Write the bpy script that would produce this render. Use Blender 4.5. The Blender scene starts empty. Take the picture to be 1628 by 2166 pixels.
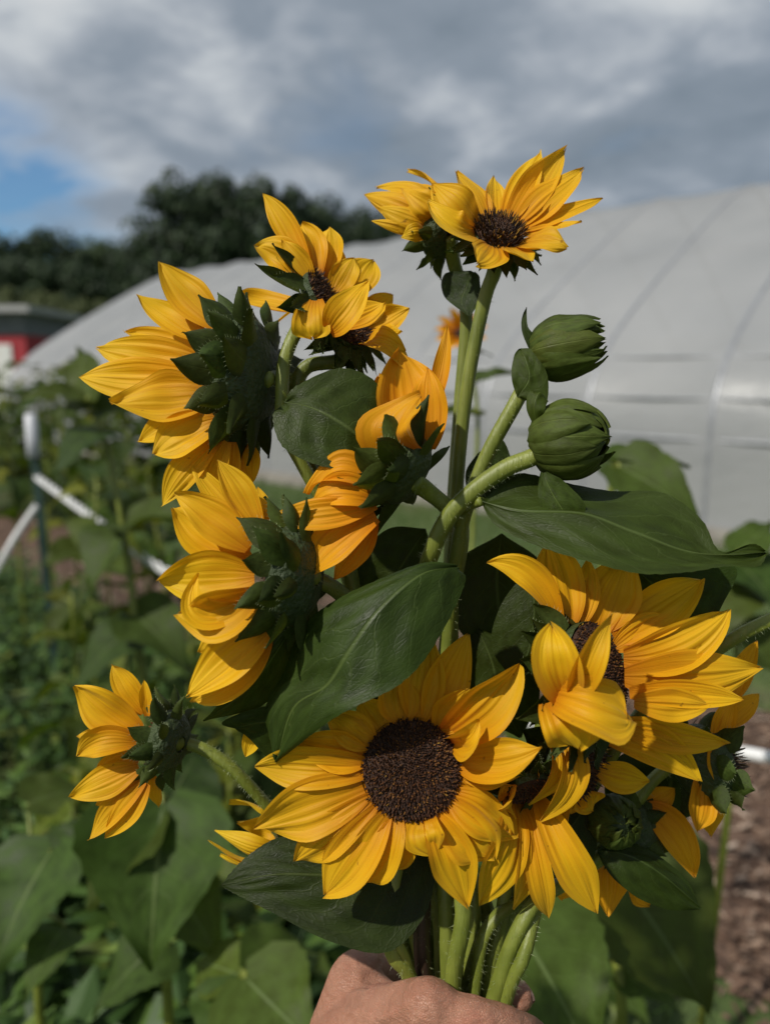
import bpy, bmesh, math, random
import numpy as np
from mathutils import Vector, Matrix, noise as mnoise

# ------------------------------------------------------------------ camera
SC = bpy.context.scene
COL = SC.collection
rad = math.radians
F = 1636.0            # focal length in pixels of the 1628 x 2166 photograph
CX, CY = 814.0, 1083.0
CAMH = 1.5
PITCH = rad(10.15)
cam_d = bpy.data.cameras.new('camera')
cam = bpy.data.objects.new('camera', cam_d)
COL.objects.link(cam)
SC.camera = cam
cam_d.sensor_fit = 'VERTICAL'
cam_d.sensor_height = 24.0
cam_d.lens = 24.0 * F / 2166.0
cam_d.clip_start = 0.01
cam_d.clip_end = 3000
cam_d.dof.use_dof = True
cam_d.dof.focus_distance = 0.415
cam_d.dof.aperture_fstop = cam_d.lens / 5.8
cam.location = (0, 0, CAMH)
cam.rotation_euler = (rad(90) - PITCH, 0, 0)
CAM = Vector((0, 0, CAMH))
RT = Vector((1, 0, 0))
FW = Vector((0, math.cos(PITCH), -math.sin(PITCH)))
UP = Vector((0, math.sin(PITCH), math.cos(PITCH)))

def P(x, y, d):
    """photo pixel + distance along the viewing axis -> world point"""
    return CAM + d * (FW + RT * ((x - CX) / F) + UP * ((CY - y) / F))
def cdir(r, u, t):
    """direction given as (right, up, towards the camera)"""
    return (RT * r + UP * u - FW * t).normalized()

# ------------------------------------------------------------------ sky and sun
SUNV = Vector((-0.50, -0.46, 0.73)).normalized()     # towards the sun
w = bpy.data.worlds.new('World'); SC.world = w; w.use_nodes = True
nt = w.node_tree; nt.nodes.clear()
def N(nt, t, **kw):
    n = nt.nodes.new(t)
    for k, v in kw.items():
        if k.startswith('i_'):
            key = k[2:]
            n.inputs[int(key) if key.isdigit() else key.replace('_', ' ')].default_value = v
        else: setattr(n, k, v)
    return n
def L(nt, a, b): nt.links.new(a, b)
def math_node(nt, op, a, b=None, clamp=False):
    n = nt.nodes.new('ShaderNodeMath'); n.operation = op; n.use_clamp = clamp
    for i, v in enumerate((a, b)):
        if v is None: continue
        if isinstance(v, (int, float)): n.inputs[i].default_value = v
        else: nt.links.new(v, n.inputs[i])
    return n.outputs[0]
def ramp(nt, src, stops, interp='LINEAR'):
    n = nt.nodes.new('ShaderNodeValToRGB'); cr = n.color_ramp; cr.interpolation = interp
    while len(cr.elements) < len(stops): cr.elements.new(0.5)
    for e, (p, c) in zip(cr.elements, stops):
        e.position = p; e.color = (c if len(c) == 4 else (*c, 1)) if not isinstance(c, (int, float)) else (c, c, c, 1)
    nt.links.new(src, n.inputs[0]); return n.outputs[0]
def mixc(nt, fac, a, b, mode='MIX'):
    n = nt.nodes.new('ShaderNodeMix'); n.data_type = 'RGBA'; n.blend_type = mode
    for sock, v in ((n.inputs[0], fac), (n.inputs[6], a), (n.inputs[7], b)):
        if isinstance(v, (int, float)): sock.default_value = v
        elif isinstance(v, tuple): sock.default_value = v if len(v) == 4 else (*v, 1)
        else: nt.links.new(v, sock)
    return n.outputs[2]

sky = N(nt, 'ShaderNodeTexSky', sky_type='NISHITA', sun_disc=False)
sky.sun_elevation = math.asin(SUNV.z)
sky.sun_rotation = math.atan2(SUNV.x, SUNV.y)
tc = N(nt, 'ShaderNodeTexCoord')
sep = N(nt, 'ShaderNodeSeparateXYZ'); L(nt, tc.outputs['Generated'], sep.inputs[0])
zz = math_node(nt, 'ADD', math_node(nt, 'MAXIMUM', sep.outputs[2], 0.0), 0.30)
cx = math_node(nt, 'DIVIDE', sep.outputs[0], zz); cy = math_node(nt, 'DIVIDE', sep.outputs[1], zz)
cmb = N(nt, 'ShaderNodeCombineXYZ'); L(nt, cx, cmb.inputs[0]); L(nt, cy, cmb.inputs[1])
cmap = N(nt, 'ShaderNodeMapping'); L(nt, cmb.outputs[0], cmap.inputs[0])
cmap.inputs['Location'].default_value = (7.7, 2.1, 3.3)
cmap.inputs['Rotation'].default_value = (0, 0, rad(35))
cmap.inputs['Scale'].default_value = (1.0, 1.25, 1)
n1 = N(nt, 'ShaderNodeTexNoise', i_Scale=1.9, i_Detail=8.0, i_Roughness=0.52, i_Distortion=0.3); L(nt, cmap.outputs[0], n1.inputs['Vector'])
n2 = N(nt, 'ShaderNodeTexNoise', i_Scale=4.2, i_Detail=7.0, i_Roughness=0.55, i_Distortion=0.3); L(nt, cmap.outputs[0], n2.inputs['Vector'])
# the cloud deck is lighter to one side of the sky (thinner cloud), grey to the other
thin = math_node(nt, 'MULTIPLY', cx, -0.08)
bright = math_node(nt, 'ADD', math_node(nt, 'ADD', math_node(nt, 'MULTIPLY', n1.outputs[0], 0.55), math_node(nt, 'MULTIPLY', n2.outputs[0], 0.45)), thin)
bright = math_node(nt, 'ADD', math_node(nt, 'MULTIPLY', math_node(nt, 'SUBTRACT', bright, 0.5), 2.6), 0.47)
ccol = ramp(nt, bright, [(0.15, (2.0, 2.45, 2.95)), (0.42, (2.6, 3.05, 3.6)), (0.58, (3.7, 4.1, 4.6)), (0.75, (5.4, 5.75, 6.05)), (0.95, (6.6, 6.8, 6.9))])
# a gap of clear air low on the left, over the tree line
gapd = (P(-40, 500, 1.0) - CAM).normalized()
dotn = N(nt, 'ShaderNodeVectorMath', operation='DOT_PRODUCT'); L(nt, tc.outputs['Generated'], dotn.inputs[0]); dotn.inputs[1].default_value = gapd
gap = math_node(nt, 'ADD', math_node(nt, 'MULTIPLY', math_node(nt, 'SUBTRACT', n2.outputs[0], 0.5), 0.035), dotn.outputs['Value'])
gapm = ramp(nt, gap, [(0.987, 0.0), (1.0, 0.95)])
cov = math_node(nt, 'MULTIPLY', ramp(nt, n1.outputs[0], [(0.30, 0.78), (0.42, 0.98)]), math_node(nt, 'SUBTRACT', 1.0, gapm))
skyc = mixc(nt, 1.0, sky.outputs[0], (0.55, 0.85, 1.05), 'MULTIPLY')
fin = mixc(nt, cov, skyc, ccol)
bg = N(nt, 'ShaderNodeBackground', i_Strength=0.10); L(nt, fin, bg.inputs[0])
wo = N(nt, 'ShaderNodeOutputWorld'); L(nt, bg.outputs[0], wo.inputs[0])

sun_d = bpy.data.lights.new('sun', 'SUN'); sun_d.energy = 3.9; sun_d.angle = rad(1.2); sun_d.color = (1.0, 0.95, 0.86)
sun = bpy.data.objects.new('sun', sun_d); COL.objects.link(sun)
sun.rotation_euler = SUNV.to_track_quat('Z', 'Y').to_euler()
sun.location = SUNV * 20

SC.view_settings.view_transform = 'Standard'
SC.view_settings.look = 'None'
SC.view_settings.exposure = 0.0
SC.view_settings.gamma = 1.0
SC.cycles.max_bounces = 8
SC.cycles.transparent_max_bounces = 8

# ------------------------------------------------------------------ helpers
rng = random.Random(7)
def U(a, b): return rng.uniform(a, b)

def mesh(name, verts, faces, mat=None, uvs=None, smooth=True):
    me = bpy.data.meshes.new(name)
    me.from_pydata([tuple(v) for v in verts], [], faces)
    if uvs is not None:
        uvl = me.uv_layers.new(name='UVMap')
        vi = np.empty(len(me.loops), dtype=np.int32); me.loops.foreach_get('vertex_index', vi)
        uvl.data.foreach_set('uv', np.asarray(uvs, dtype=np.float32)[vi].ravel())
    if smooth: me.polygons.foreach_set('use_smooth', [True] * len(me.polygons))
    if mat: me.materials.append(mat)
    me.update()
    return me
def link(name, me, parent=None):
    o = bpy.data.objects.new(name, me)
    COL.objects.link(o)
    if parent is not None:
        o.parent = parent
        o.matrix_parent_inverse = Matrix.Translation(parent.location).inverted() if parent.type == 'EMPTY' else Matrix.Identity(4)
    return o
def thing(name, label, cat, loc, group=None):
    o = bpy.data.objects.new(name, None); COL.objects.link(o)
    o.location = loc; o.empty_display_size = 0.05
    o['label'] = label; o['category'] = cat
    if group: o['group'] = group
    return o
def tag(o, label, cat, group=None):
    o['label'] = label; o['category'] = cat
    if group: o['group'] = group
    return o
def catmull(pts, n):
    """smooth resample of a list of points"""
    pts = [np.array(p, float) for p in pts]
    m = len(pts) - 1
    out = []
    for i in range(n):
        t = i / (n - 1) * m; k = min(int(t), m - 1); f = t - k
        p0 = pts[k - 1] if k > 0 else 2 * pts[0] - pts[1]
        p1, p2 = pts[k], pts[k + 1]
        p3 = pts[k + 2] if k + 2 <= m else 2 * pts[m] - pts[m - 1]
        out.append(0.5 * ((2 * p1) + (-p0 + p2) * f + (2 * p0 - 5 * p1 + 4 * p2 - p3) * f * f + (-p0 + 3 * p1 - 3 * p2 + p3) * f ** 3))
    return out
def grid_faces(nu, nv, off=0):
    return [(off + i * nv + j, off + i * nv + j + 1, off + (i + 1) * nv + j + 1, off + (i + 1) * nv + j) for i in range(nu - 1) for j in range(nv - 1)]
def frames(pts):
    pts = [Vector(p) for p in pts]
    T = []
    for i in range(len(pts)):
        a = pts[max(0, i - 1)]; b = pts[min(len(pts) - 1, i + 1)]
        T.append((b - a).normalized())
    n = T[0].orthogonal().normalized(); out = []
    for i, t in enumerate(T):
        n = (n - t * n.dot(t)).normalized()
        out.append((pts[i], t, n, t.cross(n)))
    return out
def tube(pts, radii, sides=10, wob=0.0, cap=True):
    fr = frames(pts); verts = []; faces = []
    n = len(fr)
    for i, (p, t, a, b) in enumerate(fr):
        r = radii[i] if hasattr(radii, '__len__') else radii
        for k in range(sides):
            an = 2 * math.pi * k / sides
            rr = r * (1 + wob * math.sin(an * 3 + i * 0.12) + wob * 0.6 * math.sin(an * 5 + 1.3))
            verts.append(p + a * (math.cos(an) * rr) + b * (math.sin(an) * rr))
    for i in range(n - 1):
        for k in range(sides):
            k2 = (k + 1) % sides
            faces.append((i * sides + k, i * sides + k2, (i + 1) * sides + k2, (i + 1) * sides + k))
    if cap:
        faces.append(tuple(range(sides))[::-1]); faces.append(tuple((n - 1) * sides + k for k in range(sides)))
    return verts, faces

# ------------------------------------------------------------------ materials
def newmat(name):
    m = bpy.data.materials.new(name); m.use_nodes = True
    nt = m.node_tree; nt.nodes.clear()
    out = N(nt, 'ShaderNodeOutputMaterial')
    return m, nt, out
def simple(name, col, rough=0.6, noise_scale=None, col2=None, bump=0.0, bscale=None, detail=4.0, metallic=0.0, spec=0.5, coord='Object'):
    m, nt, out = newmat(name)
    b = N(nt, 'ShaderNodeBsdfPrincipled', i_Roughness=rough, i_Metallic=metallic); b.inputs['Specular IOR Level'].default_value = spec
    tc = N(nt, 'ShaderNodeTexCoord')
    if noise_scale:
        n = N(nt, 'ShaderNodeTexNoise', i_Scale=noise_scale, i_Detail=detail); L(nt, tc.outputs[coord], n.inputs['Vector'])
        c = ramp(nt, n.outputs[0], [(0.35, col), (0.65, col2 or col)])
        L(nt, c, b.inputs['Base Color'])
    else: b.inputs['Base Color'].default_value = (*col, 1)
    if bump:
        n2 = N(nt, 'ShaderNodeTexNoise', i_Scale=bscale or 50, i_Detail=5.0); L(nt, tc.outputs[coord], n2.inputs['Vector'])
        bp = N(nt, 'ShaderNodeBump', i_Strength=bump, i_Distance=0.01); L(nt, n2.outputs[0], bp.inputs['Height']); L(nt, bp.outputs[0], b.inputs['Normal'])
    L(nt, b.outputs[0], out.inputs[0])
    return m

def petal_mat():
    m, nt, out = newmat('petal')
    uv = N(nt, 'ShaderNodeUVMap'); sp = N(nt, 'ShaderNodeSeparateXYZ'); L(nt, uv.outputs[0], sp.inputs[0])
    u, v = sp.outputs[0], sp.outputs[1]
    oi = N(nt, 'ShaderNodeObjectInfo')
    # streaks running along the petal
    mp = N(nt, 'ShaderNodeMapping'); L(nt, uv.outputs[0], mp.inputs[0]); mp.inputs['Scale'].default_value = (1.3, 14, 1)
    addv = N(nt, 'ShaderNodeVectorMath', operation='ADD'); L(nt, mp.outputs[0], addv.inputs[0])
    cb = N(nt, 'ShaderNodeCombineXYZ'); L(nt, math_node(nt, 'MULTIPLY', oi.outputs['Random'], 40.0), cb.inputs[2]); L(nt, cb.outputs[0], addv.inputs[1])
    ns = N(nt, 'ShaderNodeTexNoise', i_Scale=1.0, i_Detail=3.0, i_Roughness=0.55); L(nt, addv.outputs[0], ns.inputs['Vector'])
    col = ramp(nt, u, [(0.0, (0.60, 0.21, 0.003)), (0.22, (0.74, 0.36, 0.004)), (0.6, (0.80, 0.455, 0.008)), (1.0, (0.81, 0.50, 0.014))])
    st = ramp(nt, ns.outputs[0], [(0.30, (0.80, 0.66, 0.5)), (0.52, (1, 1, 1)), (0.72, (1.0, 1.06, 1.2))])
    col = mixc(nt, 0.6, col, st, 'MULTIPLY')
    # a few brown specks and bruises
    tc = N(nt, 'ShaderNodeTexCoord')
    bl = N(nt, 'ShaderNodeTexNoise', i_Scale=190.0, i_Detail=2.0); L(nt, tc.outputs['Object'], bl.inputs['Vector'])
    blm = ramp(nt, bl.outputs[0], [(0.73, 0.0), (0.78, 0.6)])
    col = mixc(nt, blm, col, (0.25, 0.10, 0.01))
    # a thin browned margin at the very tip
    tipm = math_node(nt, 'MULTIPLY', ramp(nt, u, [(0.972, 0.0), (0.995, 1.0)]), 0.45)
    col = mixc(nt, tipm, col, (0.35, 0.16, 0.02))
    col = mixc(nt, 1.0, col, oi.outputs['Color'], 'MULTIPLY')
    b = N(nt, 'ShaderNodeBsdfPrincipled', i_Roughness=0.52); b.inputs['Specular IOR Level'].default_value = 0.2
    b.inputs['Sheen Weight'].default_value = 0.06
    L(nt, col, b.inputs['Base Color'])
    tr = N(nt, 'ShaderNodeBsdfTranslucent'); L(nt, mixc(nt, 1.0, col, (1.0, 0.82, 0.5), 'MULTIPLY'), tr.inputs[0])
    wv = math_node(nt, 'SINE', math_node(nt, 'MULTIPLY', v, 52.0))
    h = math_node(nt, 'ADD', math_node(nt, 'MULTIPLY', ns.outputs[0], 1.0), math_node(nt, 'MULTIPLY', wv, 0.10))
    bp = N(nt, 'ShaderNodeBump', i_Strength=0.42, i_Distance=0.0014); L(nt, h, bp.inputs['Height'])
    L(nt, bp.outputs[0], b.inputs['Normal']); L(nt, bp.outputs[0], tr.inputs['Normal'])
    mx = N(nt, 'ShaderNodeMixShader', i_0=0.34); L(nt, b.outputs[0], mx.inputs[1]); L(nt, tr.outputs[0], mx.inputs[2])
    L(nt, mx.outputs[0], out.inputs[0])
    return m
M_PETAL = petal_mat()

def leaf_mat(name, base, vein, trans, rough=0.42, veins=8.0, blot=0.5, veinw=0.55, bump=0.32, yellow=0.12):
    """u runs base to tip, v across (0..1); raised pale midrib and side veins"""
    m, nt, out = newmat(name)
    uv = N(nt, 'ShaderNodeUVMap'); sp = N(nt, 'ShaderNodeSeparateXYZ'); L(nt, uv.outputs[0], sp.inputs[0])
    u, v = sp.outputs[0], sp.outputs[1]
    oi = N(nt, 'ShaderNodeObjectInfo')
    av = math_node(nt, 'MULTIPLY', math_node(nt, 'ABSOLUTE', math_node(nt, 'SUBTRACT', v, 0.5)), 2.0)
    tc = N(nt, 'ShaderNodeTexCoord')
    wob = N(nt, 'ShaderNodeTexNoise', i_Scale=6.0, i_Detail=2.0); L(nt, uv.outputs[0], wob.inputs['Vector'])
    ph = math_node(nt, 'ADD', math_node(nt, 'SUBTRACT', math_node(nt, 'MULTIPLY', u, veins), math_node(nt, 'MULTIPLY', av, 2.1)), math_node(nt, 'MULTIPLY', wob.outputs[0], 1.0))
    side = math_node(nt, 'ABSOLUTE', math_node(nt, 'SUBTRACT', math_node(nt, 'FRACT', ph), 0.5))
    sidem = ramp(nt, side, [(0.0, 1.0), (0.045, 0.0)])
    sidem = math_node(nt, 'MULTIPLY', sidem, ramp(nt, av, [(0.0, 0.9), (0.95, 0.25)]))
    midm = ramp(nt, av, [(0.012, 1.0), (0.045, 0.0)])
    vm = math_node(nt, 'MAXIMUM', midm, math_node(nt, 'MULTIPLY', sidem, 0.55))
    vo = N(nt, 'ShaderNodeTexVoronoi', feature='DISTANCE_TO_EDGE', i_Scale=26.0); L(nt, uv.outputs[0], vo.inputs['Vector'])
    net = ramp(nt, vo.outputs['Distance'], [(0.0, 0.0), (0.12, 1.0)])
    bn = N(nt, 'ShaderNodeTexNoise', i_Scale=7.0, i_Detail=5.0); L(nt, uv.outputs[0], bn.inputs['Vector'])
    c1 = tuple(c * (1 - blot * 0.5) for c in base); c2 = tuple(min(1, c * (1 + blot * 0.6)) for c in base)
    col = ramp(nt, bn.outputs[0], [(0.35, c1), (0.65, c2)])
    col = mixc(nt, math_node(nt, 'MULTIPLY', oi.outputs['Random'], yellow * 2), col, (base[0] * 2.6, base[1] * 1.5, base[2] * 0.8))
    col = mixc(nt, math_node(nt, 'MULTIPLY', vm, veinw), col, vein)
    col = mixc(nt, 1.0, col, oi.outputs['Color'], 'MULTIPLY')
    b = N(nt, 'ShaderNodeBsdfPrincipled', i_Roughness=rough); b.inputs['Specular IOR Level'].default_value = 0.22
    L(nt, col, b.inputs['Base Color'])
    fine = N(nt, 'ShaderNodeTexNoise', i_Scale=60.0, i_Detail=4.0); L(nt, uv.outputs[0], fine.inputs['Vector'])
    h = math_node(nt, 'ADD', math_node(nt, 'MULTIPLY', net, 0.22), math_node(nt, 'MULTIPLY', vm, -1.2))
    h = math_node(nt, 'ADD', h, math_node(nt, 'MULTIPLY', fine.outputs[0], 0.35))
    bp = N(nt, 'ShaderNodeBump', i_Strength=bump, i_Distance=0.0012); L(nt, h, bp.inputs['Height']); L(nt, bp.outputs[0], b.inputs['Normal'])
    rr = ramp(nt, bn.outputs[0], [(0.3, rough - 0.06), (0.7, rough + 0.14)]); L(nt, rr, b.inputs['Roughness'])
    tr = N(nt, 'ShaderNodeBsdfTranslucent'); L(nt, mixc(nt, 1.0, col, (1.6, 1.5, 0.5), 'MULTIPLY'), tr.inputs[0])
    mx = N(nt, 'ShaderNodeMixShader', i_0=trans); L(nt, b.outputs[0], mx.inputs[1]); L(nt, tr.outputs[0], mx.inputs[2])
    L(nt, mx.outputs[0], out.inputs[0])
    return m
M_LEAF = leaf_mat('leaf', (0.022, 0.039, 0.005), (0.09, 0.125, 0.035), 0.18, rough=0.46, veins=6.0)
M_BRACT = leaf_mat('bract', (0.026, 0.046, 0.009), (0.08, 0.11, 0.03), 0.18, rough=0.5, veins=5.0, veinw=0.25)
M_FIELD = leaf_mat('field_leaf', (0.042, 0.078, 0.014), (0.13, 0.18, 0.06), 0.30, rough=0.5, veins=6.0, yellow=0.2, veinw=0.8, bump=0.5)

def island_mat(name, stops, rough=0.6, trans=0.0, spec=0.4):
    m, nt, out = newmat(name)
    g = N(nt, 'ShaderNodeNewGeometry')
    c = ramp(nt, g.outputs['Random Per Island'], stops)
    b = N(nt, 'ShaderNodeBsdfPrincipled', i_Roughness=rough); b.inputs['Specular IOR Level'].default_value = spec
    L(nt, c, b.inputs['Base Color'])
    if trans:
        tr = N(nt, 'ShaderNodeBsdfTranslucent'); L(nt, c, tr.inputs[0])
        mx = N(nt, 'ShaderNodeMixShader', i_0=trans); L(nt, b.outputs[0], mx.inputs[1]); L(nt, tr.outputs[0], mx.inputs[2]); L(nt, mx.outputs[0], out.inputs[0])
    else: L(nt, b.outputs[0], out.inputs[0])
    return m
M_FLORET = island_mat('floret', [(0.0, (0.018, 0.008, 0.005)), (0.5, (0.05, 0.018, 0.008)), (0.85, (0.12, 0.045, 0.012)), (1.0, (0.22, 0.10, 0.02))], 0.65)
M_STAMEN = island_mat('stamen', [(0.0, (0.012, 0.008, 0.008)), (0.6, (0.03, 0.014, 0.01)), (0.75, (0.12, 0.05, 0.012)), (0.9, (0.32, 0.17, 0.03)), (1.0, (0.55, 0.33, 0.05))], 0.55)
M_DISK = simple('disk', (0.025, 0.011, 0.006), 0.8, 300, (0.06, 0.024, 0.01), 0.6, 400)
def stem_mat(name, c1, c2):
    m, nt, out = newmat(name)
    tc = N(nt, 'ShaderNodeTexCoord')
    n = N(nt, 'ShaderNodeTexNoise', i_Scale=45.0, i_Detail=4.0); L(nt, tc.outputs['Object'], n.inputs['Vector'])
    mp = N(nt, 'ShaderNodeMapping'); L(nt, tc.outputs['Object'], mp.inputs[0]); mp.inputs['Scale'].default_value = (1, 1, 0.06)
    n2 = N(nt, 'ShaderNodeTexNoise', i_Scale=420.0, i_Detail=2.0); L(nt, mp.outputs[0], n2.inputs['Vector'])
    c = ramp(nt, n.outputs[0], [(0.35, c1), (0.65, c2)])
    c = mixc(nt, math_node(nt, 'MULTIPLY', n2.outputs[0], 0.45), c, tuple(x * 0.55 for x in c1))
    b = N(nt, 'ShaderNodeBsdfPrincipled', i_Roughness=0.5); b.inputs['Subsurface Weight'].default_value = 0.12
    b.inputs['Subsurface Radius'].default_value = (0.002, 0.003, 0.001); b.inputs['Subsurface Scale'].default_value = 1.0
    L(nt, c, b.inputs['Base Color'])
    bp = N(nt, 'ShaderNodeBump', i_Strength=0.5, i_Distance=0.001); L(nt, n2.outputs[0], bp.inputs['Height']); L(nt, bp.outputs[0], b.inputs['Normal'])
    L(nt, b.outputs[0], out.inputs[0])
    return m
M_STEM = stem_mat('stem', (0.13, 0.16, 0.018), (0.22, 0.25, 0.04))
M_STEMDK = stem_mat('stem_brown', (0.030, 0.014, 0.010), (0.05, 0.03, 0.016))
M_RECEP = simple('receptacle', (0.022, 0.038, 0.008), 0.6, 120, (0.038, 0.060, 0.014), 0.5, 300)
M_HAIR = simple('hair', (0.30, 0.34, 0.17), 0.5)

# ------------------------------------------------------------------ plant building blocks
def petal_mesh(p0, c1, tip, W0, width, cup=0.14, ridge=0.05, twist=0.0, edge=0.03, tipcurl=0.0, notch=0.0, seed=0,
               prof=(0.30, 0.42), nu=15, nv=9, mat=None, c2=None, serr=0.0, acum=False):
    """A petal, bract or leaf blade swept along a curve from p0 to tip; W0 is its across direction at the base."""
    r = random.Random(seed)
    p0, c1, tip = Vector(p0), Vector(c1), Vector(tip)
    us = [i / (nu - 1) for i in range(nu)]
    if c2 is None:
        pts = [p0 * (1 - u) ** 2 + c1 * 2 * u * (1 - u) + tip * u * u for u in us]
    else:
        c2 = Vector(c2)
        pts = [p0 * (1 - u) ** 3 + c1 * 3 * u * (1 - u) ** 2 + c2 * 3 * u * u * (1 - u) + tip * u ** 3 for u in us]
    ln = sum((pts[i + 1] - pts[i]).length for i in range(nu - 1))
    verts = []; uvs = []
    Wp = Vector(W0).normalized()
    a1, a2, a3 = r.uniform(0, 6.3), r.uniform(0, 6.3), r.uniform(0, 6.3)
    gro = [(g + r.uniform(-0.08, 0.08), r.uniform(0.4, 1.2), r.uniform(0.06, 0.13)) for g in (-0.66, -0.34, -0.03, 0.3, 0.62)]
    b0, wmax = prof; tpow = r.uniform(1.6, 2.1)
    for i, u in enumerate(us):
        t = (pts[min(nu - 1, i + 1)] - pts[max(0, i - 1)]).normalized()
        Wp = (Wp - t * Wp.dot(t)).normalized()
        an = twist * u
        Wd = Wp * math.cos(an) + t.cross(Wp) * math.sin(an)
        Nn = t.cross(Wd).normalized()
        # width profile: narrow claw, widest at wmax, tapering to the tip
        if u < wmax: s = b0 + (1 - b0) * math.sin(u / wmax * math.pi / 2) ** 0.9
        else:
            q = (u - wmax) / (1 - wmax)
            s = max(0.0, (1 - q ** tpow)) ** 0.92 if not acum else (max(0.0, 1 - q) ** 1.25 * (1 + 0.9 * q))
        s = max(s, 0.035)
        hw = width * 0.5 * s
        for j in range(nv):
            v = j / (nv - 1) * 2 - 1
            e = 1.0 + (serr * (0.5 + 0.5 * math.sin(u * 75 + v)) if abs(v) > 0.99 else 0)
            x = v * hw * e * (1 + 0.05 * math.sin(u * 5 + a1) * abs(v))
            z = cup * width * (v * v - 0.3) * (0.35 + 0.65 * math.sin(math.pi * min(1, u * 1.1)))
            z -= ridge * 1.5 * width * s * sum(k_ * math.exp(-((v - g_) / w_) ** 2) for g_, k_, w_ in gro) * min(1, 2.2 * u + 0.25) * (1 - 0.3 * u)
            z += edge * width * math.sin(u * 9 + a2 + v * 0.8) * abs(v) ** 2 * u
            z += edge * 0.6 * width * math.sin(u * 4.3 + a3) * v * u
            if not acum: z += 0.10 * width * mnoise.noise(Vector((u * 2.6 + a1 * 9, v * 1.3 + a2 * 5, a3))) * min(1, u * 2)
            p = pts[i] + Wd * x + Nn * z
            if tipcurl: p = p + Nn * (tipcurl * ln * max(0, u - 0.55) ** 2 * 2.5)
            if notch and i >= nu - 2:
                p = p - t * (notch * ln * (0.5 + 0.5 * math.sin(v * 5 + a1)) * (1 if i == nu - 1 else 0.4))
            verts.append(p); uvs.append((u, j / (nv - 1)))
    return mesh('petal', verts, grid_faces(nu, nv), mat, uvs)

def hairs_mesh(pts, radii, n, length, rr, seed=0, thick=0.00010):
    r = random.Random(seed); fr = frames(pts); V = []; Fc = []
    m = len(fr)
    for k in range(n):
        f = r.random() * (m - 1.001); i = int(f); g = f - i
        p, t, a, b = fr[i]; p2 = fr[i + 1][0]
        rd = radii[i] if hasattr(radii, '__len__') else radii
        an = r.uniform(0, 2 * math.pi)
        d = a * math.cos(an) + b * math.sin(an)
        base = p.lerp(p2, g) + d * rd * 0.95
        ln = length * r.uniform(0.5, 1.2)
        end = base + (d + t * r.uniform(-0.3, 0.45)).normalized() * ln
        s = d.cross(t).normalized() * thick; s2 = t * thick
        o = len(V); V += [base + s, base - s * 0.5 + s2, base - s * 0.5 - s2, end]
        Fc += [(o, o + 1, o + 3), (o + 1, o + 2, o + 3), (o + 2, o, o + 3)]
    return mesh('hairs', V, Fc, M_HAIR, smooth=False)

def add_stem(root, pl, r0, r1=None, mat=None, hairs=True, n=40, hd=1.0, name='stem'):
    """pl: list of (px, py, depth) from flower down to (and past) the hand"""
    pts = catmull([P(*q) for q in pl], n)
    r1 = r1 or r0
    rs = [r0 + (r1 - r0) * (i / (n - 1)) for i in range(n)]
    v, f = tube(pts, rs, 12, 0.05)
    o = link(name, mesh('stem', v, f, mat or M_STEM), root)
    if hairs:
        h = link('hairs', hairs_mesh(pts[:int(n * 0.85)], rs, int(420 * hd), 0.0022, 1, seed=len(bpy.data.objects)), o)
        h['kind'] = 'stuff'
    return o, pts

def disk_parts(root, C, A, R, dome=0.28, n=420, spike=0.0016, stam=0, stam_len=0.004, seed=1):
    r = random.Random(seed)
    A = A.normalized(); X = A.orthogonal().normalized(); Y = A.cross(X)
    # dome
    V = []; nu, nv = 10, 28
    for i in range(nu):
        q = i / (nu - 1); rr = R * math.sin(q * math.pi / 2); z = dome * R * math.cos(q * math.pi / 2) - 0.02 * R
        for k in range(nv):
            an = 2 * math.pi * k / nv
            V.append(C + X * (rr * math.cos(an)) + Y * (rr * math.sin(an)) + A * z)
    Fc = [(i * nv + k, i * nv + (k + 1) % nv, (i + 1) * nv + (k + 1) % nv, (i + 1) * nv + k) for i in range(nu - 1) for k in range(nv)]
    d = link('disk', mesh('disk', V, Fc, M_DISK), root)
    def spikes(count, lo, hi, ln, th, mat, name, jit):
        V = []; Fc = []
        for k in range(count):
            q = math.sqrt((k + 0.5) / count); q = lo + (hi - lo) * q
            an = k * 2.399963 + r.uniform(-jit, jit)
            rr = R * q * r.uniform(0.985, 1.015)
            z = dome * R * math.sqrt(max(0, 1 - min(1, q) ** 2))
            rd = X * math.cos(an) + Y * math.sin(an)
            nrm = (A + rd * (q * 0.75) + X * r.uniform(-0.25, 0.25) + Y * r.uniform(-0.25, 0.25)).normalized()
            base = C + rd * rr + A * (z - 0.0006)
            l = ln * r.uniform(0.6, 1.35); t = th * r.uniform(0.8, 1.25)
            s = nrm.orthogonal().normalized(); s2 = nrm.cross(s)
            o = len(V)
            V += [base + s * t, base + s2 * t, base - s * t, base - s2 * t]
            m = base + nrm * l * 0.75
            V += [m + s * t * 0.85, m + s2 * t * 0.85, m - s * t * 0.85, m - s2 * t * 0.85, base + nrm * l]
            for a in range(4):
                b = (a + 1) % 4
                Fc.append((o + a, o + b, o + 4 + b, o + 4 + a)); Fc.append((o + 4 + a, o + 4 + b, o + 8))
        e = link(name, mesh(name, V, Fc, mat, smooth=False), d); e['kind'] = 'stuff'
    spikes(n, 0.0, 1.0, spike, 0.00042, M_FLORET, 'florets', 0.06)
    if stam: spikes(stam, 0.35, 1.02, stam_len, 0.00035, M_STAMEN, 'stamens', 0.3)
    return d

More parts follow.
